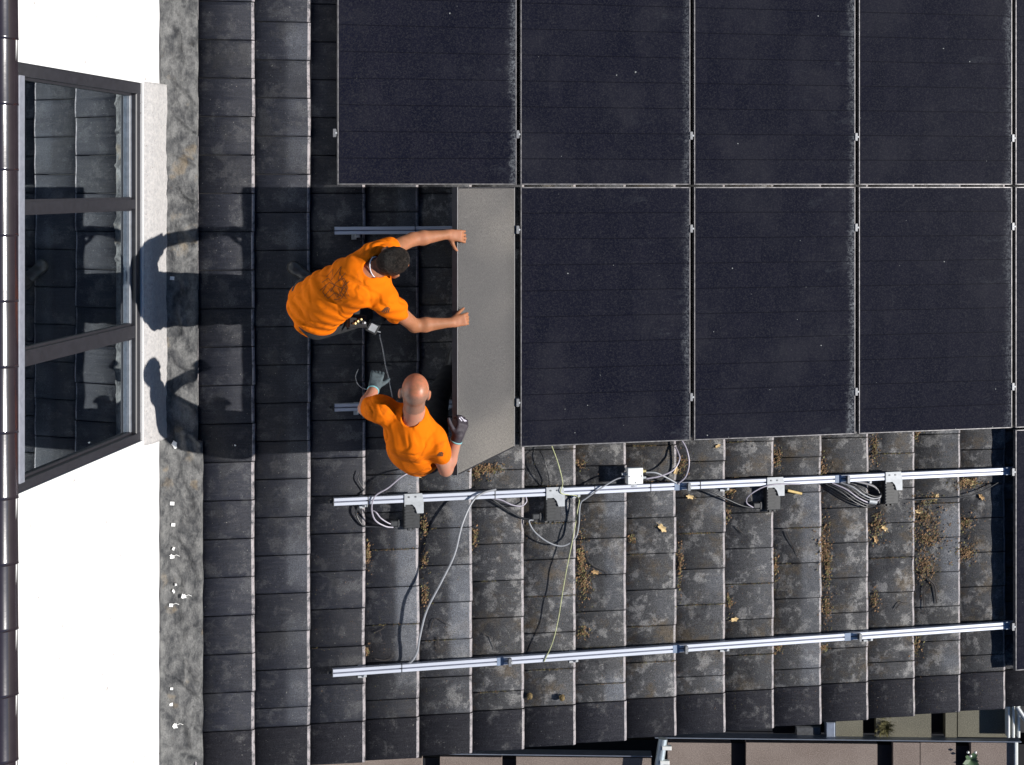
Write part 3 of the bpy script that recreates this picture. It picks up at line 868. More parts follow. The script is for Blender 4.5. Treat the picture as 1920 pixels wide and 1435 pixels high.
cone(993, 1305, 'left one of the two small brown cones near the verge'); cone(1052, 1307, 'right one of the two small brown cones near the verge')
def twig(pts, lab, r=.0035):
    P = spline([rp(u, v, surf_h(rp(u, v, .02).x) + .012) for u, v in pts], 6); b = MB()
    b.tube(P, [r * (1 - .5 * i / len(P)) for i in range(len(P))], 6)
    tag(b.build('twig', M['twig'], None, ROOF, origin=tuple(P[0])), lab, 'twig', 'dark twigs on the tiles')
twig([(808, 1182), (812, 1165), (822, 1160), (835, 1168), (845, 1174)], 'hooked dark twig right of the thick grey cable')
twig([(821, 1195), (822, 1212), (826, 1222)], 'short upright twig below the hooked one')
twig([(908, 1190), (920, 1195), (926, 1210), (930, 1217)], 'bent twig left of the yellow-green wire near the lowest rail')
twig([(1740, 1085), (1752, 1098), (1755, 1118), (1757, 1132)], 'thick dark twig below the big litter patch', .006)
twig([(1733, 1143), (1732, 1110), (1738, 1095), (1728, 1108)], 'forked thin twig beside the thick one')
twig([(1680, 1142), (1690, 1130), (1702, 1131)], 'pale-shadowed bent twig above the lowest rail at right')
twig([(1474, 997), (1484, 1018), (1492, 1030), (1496, 1042)], 'long thin twig below the third optimiser')
twig([(703, 1186), (712, 1182), (722, 1176), (712, 1184), (716, 1193)], 'three-pointed dark twig below the left end of the bracket-carrying rail')
twig([(703, 1236), (715, 1238), (730, 1237), (738, 1230)], 'flat dark twig just above the left end of the lowest rail')
twig([(1097, 1035), (1105, 1055), (1118, 1065), (1135, 1072), (1143, 1082)], 'crooked twig by the tile edge right of the yellow-green wire')
twig([(1382, 988), (1388, 996), (1394, 1002)], 'tiny twig left of the third optimiser')
# white plaster crumbs on the flashing
CR = [(323, 945, .02, 'white plaster flake on the flashing below the window corner'), (325, 985, .018, 'square white plaster flake on the flashing, second below the window'), (322, 1045, .022, 'white plaster splash with a tail on the flashing'), (326, 1030, .016, 'thin white plaster smear above the splash'),
      (330, 1098, .012, 'tiny white crumb on the flashing above the cluster'), (326, 1110, .015, 'small white crumb in the middle of the flashing'), (345, 1120, .022, 'branching white plaster smear reaching towards the tiles'), (321, 1136, .018, 'square white plaster flake beside the branching smear'),
      (322, 1293, .013, 'small square white flake in the lower flashing'), (320, 1322, .02, 'slanted white plaster flake low on the flashing'), (329, 1362, .024, 'lowest white plaster splash on the flashing'), (323, 522, .02, 'pale slanted scrap in the shadow on the flashing'),
      (328, 835, .03, 'white plaster lump at the lower window corner'), (443, 838, .008, 'small round white speck on the shaded tiles beside the flashing')]
for (u, v, s_, l) in CR:
    p = rp(u, v, .09); b = MB(); n = 9; s_ *= .72
    irr = 'flake' not in l and 'scrap' not in l
    a0 = rnd.uniform(0, 1.5)
    poly = [(p.x + s_ * math.cos(a0 + 6.283 * i / n) * (rnd.uniform(.35, 1.3) if irr else 1), p.y + s_ * math.sin(a0 + 6.283 * i / n) * (rnd.uniform(.5, 1.5) if irr else .9)) for i in range(n)]
    if not irr: poly = [(p.x + s_ * x_, p.y + s_ * y_) for x_, y_ in ((-1, -.7), (.9, -.9), (1, .6), (-.8, .8))]
    hh = .075 if u < 400 else .03
    b.prism(poly, hh - .02, hh)
    if 'tail' in l or 'branching' in l or 'lowest' in l: b.tube([(p.x, p.y, hh), (p.x + .03, p.y + .01, hh), (p.x + .05, p.y - .002, hh - .01)], .0016, 5)
    tag(b.build('plaster_crumb', M['crumb'], None, ROOF, origin=tuple(p)), l, 'plaster crumb', 'white plaster crumbs on the flashing')
# ================================================================== lower roofs at the verge
ZL = 2.7
LOWT = math.radians(5.2)          # the lower roofs fall a little to the right as well
LO = CAM + ray(1240, 1388) * ((ZL - CAM.z) / ray(1240, 1388).z)
LOW = Matrix.Translation(LO) @ Matrix.Rotation(LOWT, 4, 'Y') @ Matrix.Translation((-LO.x, -LO.y, -LO.z))
ILOW = LOW.inverted()
LN = (LOW.to_3x3() @ Vector((0, 0, 1)))
def gp(u, v, z):
    d = ray(u, v); q = LOW @ Vector((LO.x, LO.y, z))
    return ILOW @ (CAM + d * ((q - CAM).dot(LN) / d.dot(LN)))
def lbox(mb, u0, v0, u1, v1, z0, z1, mi=0, bev=0):
    a = gp(u0, v0, z1); b_ = gp(u1, v1, z1)
    mb.box((a.x, b_.y, z0), (b_.x, a.y, z1), mi, bev)
lr = thing('lower_roof', 'brown felt lower roof with metal edge trim below the tile verge at left', 'roof', tuple(gp(900, 1430, ZL)), LOW)
b = MB()
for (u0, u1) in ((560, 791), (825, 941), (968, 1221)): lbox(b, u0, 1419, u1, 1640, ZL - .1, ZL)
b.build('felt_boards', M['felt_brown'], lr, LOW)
b = MB(); lbox(b, 560, 1419, 1221, 1640, ZL - .2, ZL - .06); b.build('shade_stripes', M['shade_paint'], lr, LOW)  # dark sheet between the boards, painted shadow stripes
b = MB(); lbox(b, 560, 1412, 1222, 1418, ZL - .1, ZL + .03, bev=.004); b.build('edge_trim', M['trim'], lr, LOW)
lr2 = thing('lower_roof', 'wider grey-brown felt lower roof with a long blue-grey edge trim at lower right', 'roof', tuple(gp(1500, 1420, ZL)), LOW)
b = MB()
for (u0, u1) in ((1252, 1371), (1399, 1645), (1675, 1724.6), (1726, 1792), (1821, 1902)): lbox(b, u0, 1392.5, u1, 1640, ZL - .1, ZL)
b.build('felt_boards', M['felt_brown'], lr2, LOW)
b = MB(); lbox(b, 1252, 1392.5, 1902, 1640, ZL - .2, ZL - .06); b.build('shade_stripes', M['shade_paint'], lr2, LOW)  # wide gaps show painted shadow stripes, the thin one is a joint
b = MB(); lbox(b, 1228, 1385, 1915, 1391, ZL - .1, ZL + .03, bev=.004); b.build('edge_trim', M['trim'], lr2, LOW)
b = MB(); lbox(b, 1903, 1392, 1909, 1640, ZL - .1, ZL + .03, bev=.004); b.build('side_trim', M['whiteplastic'], lr2, LOW)
gs = thing('gutter_boards', 'green-grey felt boards between the tile verge and the blue-grey trim', 'roof boards', tuple(gp(1700, 1365, ZL - .05)), LOW)
b = MB()
for (u0, u1) in ((1567, 1618), (1643, 1746), (1773, 1794), (1796, 1889)): lbox(b, u0, 1300, u1, 1383, ZL - .15, ZL - .05)
b.build('boards', M['felt_green'], gs, LOW)
b = MB(); lbox(b, 1300, 1300, 1889, 1384, ZL - .4, ZL - .16); b.build('shade_channel', M['shade_paint'], gs, LOW)  # black base imitates shadow stripes and the shaded gap between boards
b = MB(); lbox(b, 1492, 1362, 1540, 1383, ZL - .15, ZL - .07, bev=.01); b.build('grey_box', M['steel_dark'], gs, LOW)
b = MB(); lbox(b, 1549, 1355, 1566, 1383, ZL - .15, ZL - .02, bev=.006); b.build('outlet', M['trim'], gs, LOW)
dw = MB(); q0 = ROOF @ Vector((S_WALL, YV0 + .06, -.1)); 
dw.box((q0.x, YV0 + .12, 0), (q0.x + 9, YV0 + .3, 2.1));  # dark colour imitates the shade under the verge
tag(dw.build('house_wall', M['darkwall'], frame=IDM), 'house wall coloured near-black for the shade under the tile verge', 'wall')
gd = MB(); a = gp(540, 1380, 1.9); c2 = gp(1980, 1425, 1.9); gd.box((a.x, c2.y - .1, 1.6), (c2.x, a.y, 1.9))  # near-black colour stands in for shade in the gap below the verge
tag(gd.build('gutter', M['darkwall'], frame=LOW), 'gutter channel coloured near-black for the shade below the stepped tile verge', 'gutter')
b = MB()
p0, p1 = gp(1243, 1385, ZL + .1), gp(1231, 1470, ZL + .1)
t_ = thing('downpipe', 'silver pipe with two brackets between the two lower roofs', 'pipe', tuple(p0), LOW)
b.tube([p0, p1], .034, 14); b.build('tube', M['pipe'], t_, LOW)
for f_ in (.18, .5):
    q = p0.lerp(p1, f_); b = MB(); b.box((q.x, q.y - .015, q.z + .0), (q.x + .07, q.y + .015, q.z + .04), bev=.003); b.build('bracket', M['whiteplastic'], t_, LOW)
# white ladder bars
t_ = thing('ladder', 'white ladder rails at the right photo edge below the verge', 'ladder', tuple(gp(1900, 1350, ZL)), LOW)
for u in (1890, 1899, 1909):
    b = MB(); lbox(b, u, 1300, u + 4, 1384, ZL - .05, ZL + .05, bev=.004); b.build('bar', M['whiteplastic'], t_, LOW)
b = MB(); b.tube([gp(1906, 1325, ZL + .08), gp(1924, 1352, ZL + .08), gp(1935, 1372, ZL + .08)], .018, 8); b.build('handrail', M['galv'], t_, LOW)
# grass tuft and plant
b = MB()
c0 = gp(1660, 1366, ZL - .04)
for _ in range(420):
    a = rnd.uniform(0, 6.28); r_ = abs(rnd.gauss(0, .028)); x_, y_ = c0.x + r_ * math.cos(a), c0.y + 1.2 * r_ * math.sin(a)
    d = Vector((math.cos(a) * .02 + rnd.gauss(0, .012), math.sin(a) * .02 + rnd.gauss(0, .012), rnd.uniform(.01, .04)))
    w_ = Vector((-d.y, d.x, 0)).normalized() * .0025
    q = Vector((x_, y_, c0.z - .01)); b.add([q - w_, q + w_, q + d], [(0, 1, 2)])
tag(b.build('moss_tuft', M['mossy'], frame=LOW, origin=tuple(c0)), 'brownish moss tuft growing on the green-grey boards', 'moss tuft')
t_ = thing('plant', 'small dark green plant with white blooms on the brown lower roof', 'plant', tuple(gp(1820, 1425, ZL)), LOW)
b = MB(); c0 = gp(1820, 1425, ZL)
for k in range(26):
    a = rnd.uniform(0, 6.28); L = rnd.uniform(.03, .085); d = Vector((math.cos(a), math.sin(a), .5)) * L; w_ = Vector((-math.sin(a), math.cos(a), 0)) * L * .25
    b.add([c0, c0 + d * .5 + w_, c0 + d, c0 + d * .5 - w_], [(0, 1, 2, 3)])
b.build('leaves', M['green'], t_, LOW)
b = MB()
for (u, v) in ((1815, 1411), (1829, 1411), (1820, 1418)):
    q = gp(u, v, ZL + .06); b.tube([(q.x, q.y, q.z - .008), q, (q.x, q.y, q.z + .008)], [.004, .011, .004], 8)
b.build('bloom', M['whiteplastic'], t_, LOW)
# ================================================================== people (bodies grown from one distance field each, meshed by surface nets)
class SDF:
    def __init__(self, lo, hi, h):
        self.h = h; self.lo = np.array(lo, float)
        self.n = np.maximum(4, np.ceil((np.array(hi) - self.lo) / h).astype(int) + 1)
        self.d = np.full(self.n, 0.2, np.float32)
        self.lo_, self.hi_ = None, None
    def win(self, a, b):
        i0 = np.maximum(0, np.floor((np.array(a) - self.lo) / self.h).astype(int))
        i1 = np.minimum(self.n, np.ceil((np.array(b) - self.lo) / self.h).astype(int) + 1)
        if (i1 <= i0).any(): return None
        ax = [self.lo[k] + self.h * np.arange(i0[k], i1[k]) for k in range(3)]
        X, Y, Z = np.meshgrid(*ax, indexing='ij')
        return tuple(slice(i0[k], i1[k]) for k in range(3)), X, Y, Z
    def merge(self, sl, e, k, sub=False):
        d = self.d[sl]
        if sub:
            self.d[sl] = np.maximum(d, -e); return
        if k > 0:
            q = np.clip(.5 + .5 * (d - e) / k, 0, 1)
            self.d[sl] = (d * (1 - q) + e * q - k * q * (1 - q)).astype(np.float32)
        else: self.d[sl] = np.minimum(d, e)
    def cone(self, a, b, ra, rb, k=.02, flat=None, sub=False):
        """rounded cone; flat = (axis vector, factor) squashes the section along that axis"""
        a = np.array(a, float); b = np.array(b, float); R = max(ra, rb) + k * 1.5 + .01
        if flat: R *= max(1, 1 / flat[1])
        w = self.win(np.minimum(a, b) - R, np.maximum(a, b) + R)
        if w is None: return
        sl, X, Y, Z = w; ab = b - a; L2 = max(1e-9, ab @ ab)
        px, py, pz = X - a[0], Y - a[1], Z - a[2]
        t = np.clip((px * ab[0] + py * ab[1] + pz * ab[2]) / L2, 0, 1)
        dx, dy, dz = px - t * ab[0], py - t * ab[1], pz - t * ab[2]
        if flat:
            n = np.array(flat[0], float); n /= np.linalg.norm(n)
            c = dx * n[0] + dy * n[1] + dz * n[2]; m = (1 / flat[1] - 1) * c
            dx, dy, dz = dx + m * n[0], dy + m * n[1], dz + m * n[2]
        e = np.sqrt(dx * dx + dy * dy + dz * dz) - (ra + (rb - ra) * t)
        if flat: e = e * max(.5, flat[1])
        self.merge(sl, e, k, sub)
    def ell(self, c, rad, axes, k=.02, sub=False):
        c = np.array(c, float); R = max(rad) + k * 1.5 + .01
        w = self.win(c - R, c + R)
        if w is None: return
        sl, X, Y, Z = w; p = [X - c[0], Y - c[1], Z - c[2]]
        q = []
        for ax, r in zip(axes, rad): q.append((p[0] * ax[0] + p[1] * ax[1] + p[2] * ax[2]) / r)
        l = np.sqrt(q[0] ** 2 + q[1] ** 2 + q[2] ** 2)
        e = (l - 1) * min(rad) * .5 + (l - 1) * (sum(rad) / 3) * .5
        self.merge(sl, e, k, sub)
    def mesh(self, name, disp=None):
        d = self.d
        if disp is not None: d = disp(self, d)
        s = d < 0
        n = self.n
        cnt = np.zeros([x - 1 for x in n], np.int8)
        for i in (0, 1):
            for j in (0, 1):
                for k in (0, 1):
                    cnt += s[i:n[0] - 1 + i, j:n[1] - 1 + j, k:n[2] - 1 + k]
        act = (cnt > 0) & (cnt < 8)
        ci = np.argwhere(act)
        ids = np.full(act.shape, -1, np.int64); ids[act] = np.arange(len(ci))
        acc = np.zeros((len(ci), 3)); num = np.zeros(len(ci))
        x, y, z = ci.T
        offs = [(i, j, k) for i in (0, 1) for j in (0, 1) for k in (0, 1)]
        for a in range(8):
            for b in range(a + 1, 8):
                oa, ob = offs[a], offs[b]
                if sum(abs(oa[q] - ob[q]) for q in range(3)) != 1: continue
                da = d[x + oa[0], y + oa[1], z + oa[2]]; db = d[x + ob[0], y + ob[1], z + ob[2]]
                m = (da < 0) != (db < 0)
                t = np.where(m, da / np.where(m, da - db, 1), 0)
                for q in range(3): acc[:, q] += np.where(m, oa[q] + t * (ob[q] - oa[q]), 0)
                num += m
        V = (ci + acc / num[:, None]) * self.h + self.lo
        faces = []
        for ax in range(3):
            a1, a2 = [(1, 2), (2, 0), (0, 1)][ax]
            sh = [slice(1, n[q] - 1) for q in range(3)]; sh[ax] = slice(0, n[ax] - 1)
            sh2 = list(sh); sh2[ax] = slice(1, n[ax])
            A = s[tuple(sh)]; B = s[tuple(sh2)]
            for flip in (False, True):
                e = np.argwhere((A & ~B) if not flip else (~A & B))
                if len(e) == 0: continue
                e = e + np.array([0 if q == ax else 1 for q in range(3)])
                u = np.zeros(3, int); u[a1] = 1; v = np.zeros(3, int); v[a2] = 1
                q = [e - u - v, e - v, e, e - u]
                Q = np.stack([ids[tuple(c.T)] for c in q], 1)
                if flip: Q = Q[:, ::-1]
                faces.append(Q)
        Fc = np.concatenate(faces)
        Fc = Fc[(Fc >= 0).all(1)]
        return V, Fc
def relax(V, Fc, it=2, lam=.5):
    E = np.concatenate([Fc[:, [0, 1]], Fc[:, [1, 2]], Fc[:, [2, 3]], Fc[:, [3, 0]]])
    n = len(V)
    for _ in range(it):
        acc = np.zeros_like(V); c = np.zeros(n)
        for q in range(3): acc[:, q] = np.bincount(E[:, 0], V[E[:, 1], q], n) + np.bincount(E[:, 1], V[E[:, 0], q], n)
        c = np.bincount(E[:, 0], minlength=n) + np.bincount(E[:, 1], minlength=n)
        V = V * (1 - lam) + lam * acc / np.maximum(1, c)[:, None]
    return V
def sdf_obj(name, S, mats, parent, disp=None, it=1, matf=None, maskf=None):
    V, Fc = S.mesh(name, disp)
    V = relax(V, Fc, it)
    o = np.array(org(parent))
    me = bpy.data.meshes.new(name)
    V2 = V - o
    me.vertices.add(len(V2)); me.vertices.foreach_set('co', V2.astype(np.float32).ravel())
    me.loops.add(len(Fc) * 4); me.loops.foreach_set('vertex_index', Fc.astype(np.int32).ravel())
    me.polygons.add(len(Fc)); me.polygons.foreach_set('loop_start', np.arange(0, len(Fc) * 4, 4, dtype=np.int32))
    me.polygons.foreach_set('use_smooth', np.ones(len(Fc), bool))
    if not isinstance(mats, (list, tuple)): mats = [mats]
    for m in mats: me.materials.append(m)
    if matf is not None:
        C = V[Fc].mean(1); me.polygons.foreach_set('material_index', matf(C).astype(np.int32))
    if maskf is not None:
        at = me.attributes.new('mask', 'FLOAT', 'POINT'); at.data.foreach_set('value', maskf(V).astype(np.float32))
    me.update(calc_edges=True)
    ob = link(name, me, parent)
    return ob, V, Fc
def nrm(v): v = np.array(v, float); return v / np.linalg.norm(v)
def A(p): return np.array(tuple(p), float)
def J(u, v, h): return A(rp(u, v, h))

def hand(S, wrist, d, up, side, curl=(.5, .5, .5, .5), thumb=.5, sc=1.0, spread=.12, extra=0., tb=1.0):
    """wrist point, d = towards the knuckles, up = back of the hand, side = towards the thumb"""
    d = nrm(d); up = nrm(up - d * (up @ d)); sd_ = nrm(np.cross(up, d)); sd_ = sd_ * np.sign(sd_ @ np.array(side) or 1)
    L = .088 * sc
    kn = wrist + d * L
    S.cone(wrist, wrist + d * .03 * sc, .026 * sc + extra, .03 * sc + extra, .012, (up, .62))
    for q in (-.027, -.009, .009, .027):
        S.cone(wrist + d * .02 * sc + sd_ * q * .7 * sc, kn + sd_ * q * sc, .016 * sc + extra, .0125 * sc + extra, .008, (up, .9))
    lens = [(.043, .026, .02), (.048, .029, .021), (.044, .027, .02), (.034, .021, .018)]
    for i in range(4):
        q = (.029 - i * .0195) * sc
        base = kn + sd_ * q
        dd = nrm(d + sd_ * spread * (1.5 - i) * .6)
        c = curl[i]; p0 = base; r = (.0098, .0102, .0098, .0086)[i] * sc + extra
        for k, l in enumerate(lens[i]):
            ang = c * (.75, 1.15, .8)[k]
            ca, sa = math.cos(ang), math.sin(ang)
            nd = dd * ca - up * sa; up2 = up * ca + dd * sa
            p1 = p0 + nd * l * sc
            S.cone(p0, p1, r * (1 - .08 * k), r * (.94 - .1 * k), .003)
            p0, dd, up = p1, nd, up2
        # restore the frame
        up = nrm(np.cross(d, sd_)); 
        if up @ (np.array(UPREF[0])) < 0: up = -up
    tb0 = wrist + d * .028 * sc + sd_ * .022 * sc - up * .006
    td = nrm(d * (1 - thumb * .5) + sd_ * thumb * tb - up * .25)
    tb1 = tb0 + td * .040 * sc; td2 = nrm(td + d * .25 - up * .3); tb2 = tb1 + td2 * .032 * sc; td3 = nrm(td2 + d * .3); tb3 = tb2 + td3 * .024 * sc
    S.cone(tb0, tb1, .016 * sc + extra, .0125 * sc + extra, .008); S.cone(tb1, tb2, .0115 * sc + extra, .0105 * sc + extra, .003); S.cone(tb2, tb3, .0105 * sc + extra, .0088 * sc + extra, .003)
UPREF = [(0, 0, 1)]

def head(S, c, f, u, s=1.0):
    """c centre of the skull, f face direction, u crown direction"""
    f = nrm(f); u = nrm(u - f * (u @ f)); r = np.cross(f, u)
    P = lambda x, y, z: c + (r * x + f * y + u * z) * s
    S.ell(P(0, -.012, .012), (.077 * s, .098 * s, .092 * s), (r, f, u), .01)
    S.ell(P(0, .025, -.04), (.060 * s, .070 * s, .075 * s), (r, f, u), .03)
    S.ell(P(0, .068, -.10), (.028 * s, .022 * s, .02 * s), (r, f, u), .03)
    S.cone(P(0, .088, -.022), P(0, .112, -.052), .009 * s, .015 * s, .012)
    for x in (-1, 1):
        S.cone(P(x * .012, .093, .006), P(x * .05, .078, .004), .010 * s, .008 * s, .012)
        S.ell(P(x * .032, .084, -.012), (.013 * s, .009 * s, .009 * s), (r, f, u), 0.004)
        S.ell(P(x * .082, -.012, -.022), (.012 * s, .022 * s, .035 * s), (nrm(r * 1 - f * x * .35), nrm(f + r * x * .35), u), .004)
        S.ell(P(x * .096, -.004, -.02), (.005 * s, .010 * s, .018 * s), (r, f, u), .0, sub=True)
    S.cone(P(-.02, .09, -.075), P(.02, .09, -.075), .007 * s, .007 * s, .006); S.cone(P(-.018, .088, -.087), P(.018, .088, -.087), .008 * s, .008 * s, .006)
    return P

def skin_mat(name, base, red, hairy=False):
    t = NT(name); n1 = t.noise(14, 5, .6); n2 = t.noise(150, 3, .6)
    c = t.mix(t.rng(n1, .35, .68), base, red)
    if hairy: c = t.mix(t.math('MULTIPLY', t.rng(t.noise(230, 3, .8), .45, .6), .35), c, (.09, .06, .05, 1))
    t.set(color=c, rough=.58, sss=.12, spec=.25)
    t.b.inputs['Subsurface Radius'].default_value = (.008, .003, .0015)
    t.bump(n2, .12, .002); return t
M['skin1'] = skin_mat('tanned_skin', (.27, .115, .055, 1), (.36, .15, .08, 1)).m
M['skin2'] = skin_mat('fair_skin', (.38, .19, .125, 1), (.44, .175, .11, 1)).m
def attr(t, nm='mask'):
    a = t.n.new('ShaderNodeAttribute'); a.attribute_name = nm; return a.outputs['Fac']
t = NT('shaven_head'); mk = attr(t); n1 = t.noise(26, 7, .72)
c = t.mix(t.rng(n1, .36, .66), (.30, .13, .07, 1), (.47, .16, .085, 1))
st_ = t.mix(t.rng(t.noise(260, 3, .8), .4, .65), (.24, .14, .10, 1), (.12, .085, .07, 1))
c = t.mix(t.math('MULTIPLY', t.rng(t.math('ADD', mk, t.math('MULTIPLY', t.noise(22, 5, .7), .5)), .45, 1.0), .75), c, st_)
t.set(color=c, rough=t.math('ADD', .34, t.math('MULTIPLY', n1, .2)), spec=.4, sss=.08); t.b.inputs['Subsurface Radius'].default_value = (.008, .003, .0015)
t.bump(t.noise(180, 3, .6), .15, .002); M['scalp'] = t.m
t = NT('dark_short_hair'); n1 = t.noise(45, 6, .8, t.map((1, 1, 1)), .8); mk = attr(t)
h1 = t.mix(t.rng(n1, .35, .7), (.002, .002, .002, 1), (.045, .036, .030, 1))
h2 = t.mix(t.rng(t.noise(190, 4, .75), .35, .65), (.03, .02, .015, 1), (.15, .085, .055, 1))
t.set(color=t.mix(t.rng(t.math('ADD', mk, t.math('MULTIPLY', n1, .3)), .3, .95), h1, h2), rough=.45, spec=.15); t.bump(t.noise(110, 4, .7, None, 1.), 1., .016); M['hair'] = t.m
def shirt_mat(name, a, b):
    t = NT(name); n1 = t.noise(7, 6, .6); n2 = t.noise(420, 2, .6)
    dirt = t.math('MULTIPLY', t.rng(t.noise(9, 8, .75, t.map((1, 1, 1), loc=(3, 3, 1))), .52, .70), .55)
    c = t.mix(dirt, t.mix(n1, a, b), (.30, .075, .008, 1))
    t.set(color=c, rough=.9, spec=.1)
    cr = t.noise(6.0, 2, .4, t.map((1, 1, 1)), .5)
    rd = t.math('ABSOLUTE', t.math('SUBTRACT', cr, .5))
    h = t.math('ADD', t.math('MULTIPLY', t.rng(rd, 0, .11), .9), t.math('MULTIPLY', n2, .06))
    t.bump(h, .55, .014); return t.m
M['shirt'] = shirt_mat('orange_cotton', (.62, .122, .001, 1), (.70, .155, .002, 1))
M['trousers'] = simple('black_work_trousers', (.012, .012, .014), .85, 0, .3, 30, .4, 60)
M['boot'] = simple('dark_boot_leather', (.035, .035, .036), .4, 0, .4, 30, .3, 60)
M['sole'] = simple('boot_sole', (.015, .015, .015), .7)
M['glove'] = simple('dark_work_glove', (.028, .022, .03), .7, 0, .3, 60, .4, 150)
M['gloveg'] = simple('grey_glove', (.05, .07, .08), .75, 0, .3, 60, .4, 150)
M['cuff'] = simple('teal_cuff', (.18, .42, .45), .8)
M['patch'] = simple('glove_patch', (.62, .60, .68), .6)
M['patchred'] = simple('glove_patch_red', (.65, .10, .05), .6)
M['ink'] = simple('shirt_print', (.10, .035, .01), .9)
M['chain'] = simple('pale_neck_band', (.65, .66, .72), .5)

def fold_disp(axis0, axisdir, amp, freq, seeds, region=None):
    axd = nrm(axisdir); a0 = np.array(axis0)
    def f(S, d):
        near = np.abs(d) < .03
        I = np.argwhere(near); P = I * S.h + S.lo
        q = P - a0; t_ = q @ axd
        # crossing waves bent by a slow noise-like field
        b1 = np.sin(P[:, 0] * 9 + seeds[0]) * .5 + np.sin(P[:, 1] * 11 + seeds[1]) * .5 + np.sin(P[:, 2] * 8 + seeds[2]) * .4
        b2 = np.sin(P[:, 0] * 17 + P[:, 1] * 13 + seeds[1])
        w = np.sin(t_ * freq + b1 * 2.6 + b2 * .5)
        w = np.sign(w) * np.abs(w) ** .8
        am = amp * (.25 + .75 * np.clip(.5 + .5 * np.sin(P[:, 1] * 6 + P[:, 0] * 5 + seeds[2]), 0, 1))
        if region is not None: am = am * region(P)
        d2 = d.copy(); d2[tuple(I.T)] = d[tuple(I.T)] - (w * am).astype(np.float32)
        return d2
    return f
def drape(V, Fc, mat, parent, name, strokes, half, lift=.0016, direction=None):
    """project image-space strokes on a garment as thin ribbons lying on the cloth"""
    bv = BVHTree.FromPolygons([Vector(p) for p in V], [tuple(int(i) for i in f) for f in Fc])
    camr = IROOF @ CAM
    mb = MB()
    for st in strokes:
        pts = []
        for (u, v) in st:
            d = (Vector(tuple(rp(u, v, .5))) - camr).normalized()
            hit, nn, ix, ds = bv.ray_cast(camr, d)
            if hit is not None: pts.append((hit, nn if nn.dot(d) < 0 else -nn))
        for i in range(len(pts) - 1):
            a, na = pts[i]; b, nb = pts[i + 1]
            if (b - a).length > .06 or (b - a).length < 1e-5: continue
            tdir = (b - a).normalized(); wa = tdir.cross(na).normalized() * half; wb = tdir.cross(nb).normalized() * half
            a2, b2 = a + na * lift, b + nb * lift
            mb.add([a2 - wa, a2 + wa, b2 + wb, b2 - wb], [(0, 1, 2, 3)])
    if mb.f: return mb.build(name, mat, parent)
def dens(st, step=3.0):
    out = []
    for i in range(len(st) - 1):
        (a, b), (c, d) = st[i], st[i + 1]; n = max(1, int(math.hypot(c - a, d - b) / step))
        for k in range(n): out.append((a + (c - a) * k / n, b + (d - b) * k / n))
    out.append(st[-1]); return out
def boot(S, heel, toe, k=.01):
    z = np.array((0, 0, 1.)); d = nrm(toe - heel)
    S.cone(heel + z * .05, toe + z * .03, .042, .038, .015); S.cone(heel + z * .05, heel + d * .02 + z * .13, .042, .048, .02)
    S.ell(toe + z * .038, (.05, .045, .036), (d, nrm(np.cross(z, d)), z), .015)

# ---------------------------------------------------------------- man 1: dark hair, bending, both bare hands on the raised edge
EH = EDGE_H
p1 = thing('person', 'dark-haired man in orange T-shirt bending forward, both bare hands on the lifted panel', 'person', tuple(rp(640, 560, 0)))
shL, shR = J(697, 482, 1.45), J(718, 562, 1.45)
elL, elR = J(774, 449, 1.21), J(777, 611, 1.19)
wrL, wrR = J(838, 440, EH + .02), J(846, 605, EH + .03)
neck, chest, waist, pel = J(697, 508, 1.51), J(668, 527, 1.45), J(618, 557, 1.28), J(588, 577, 1.12)
hc = J(738, 490, 1.55)
S = SDF((neck[0] - .55, neck[1] - .55, -.02), (EDGE_S + .22, neck[1] + .42, 1.8), .005)
ax = nrm(neck - pel); side = nrm(shL - shR); back = nrm(np.cross(ax, side)); back = back * np.sign(back[2])
hipL, hipR = pel + side * .08, pel - side * .08
S.cone(chest, waist, .125, .115, .04, (back, .85)); S.cone(waist, pel, .115, .13, .04, (back, .9))
S.cone(shL, shR, .062, .062, .05); S.cone(chest + back * .01, neck, .11, .055, .05)
S.cone(neck, hc - nrm(hc - neck) * .02, .058, .056, .03)
for sh, el, wr in ((shL, elL, wrL), (shR, elR, wrR)):
    S.cone(sh, el, .054, .040, .03); m_ = el + (wr - el) * .3; S.cone(el, m_, .040, .043, .015); S.cone(m_, wr, .043, .027, .015)
kneeL, kneeR = J(640, 545, .46), J(675, 590, .46)
ankL, ankR = J(590, 530, .10), J(668, 590, .10)
for hp, kn, an in ((hipL, kneeL, ankL), (hipR, kneeR, ankR)):
    S.cone(hp, kn, .095, .062, .03); S.cone(kn, an, .06, .04, .02)
fdir = nrm(ax * .30 - back * .95 - side * .06); udir = nrm(ax * .95 + back * .30 - side * .10)
P = head(S, hc, fdir, udir, 1.0)
UPREF[0] = tuple(nrm(np.array((0, .1, 1.))))
hand(S, wrL, np.array((.95, -.10, -.02)), np.array((0., .1, 1.)), (0, -1, 0), curl=(.75, .8, .85, .7), thumb=.95, sc=.95)
hand(S, wrR, np.array((.9, .18, .0)), np.array((0., .1, 1.)), (0, 1, 0), curl=(1.0, 1.15, 1.2, 1.2), thumb=.55, sc=.95)
body1, V1, F1 = sdf_obj('body', S, M['skin1'], p1)
del S
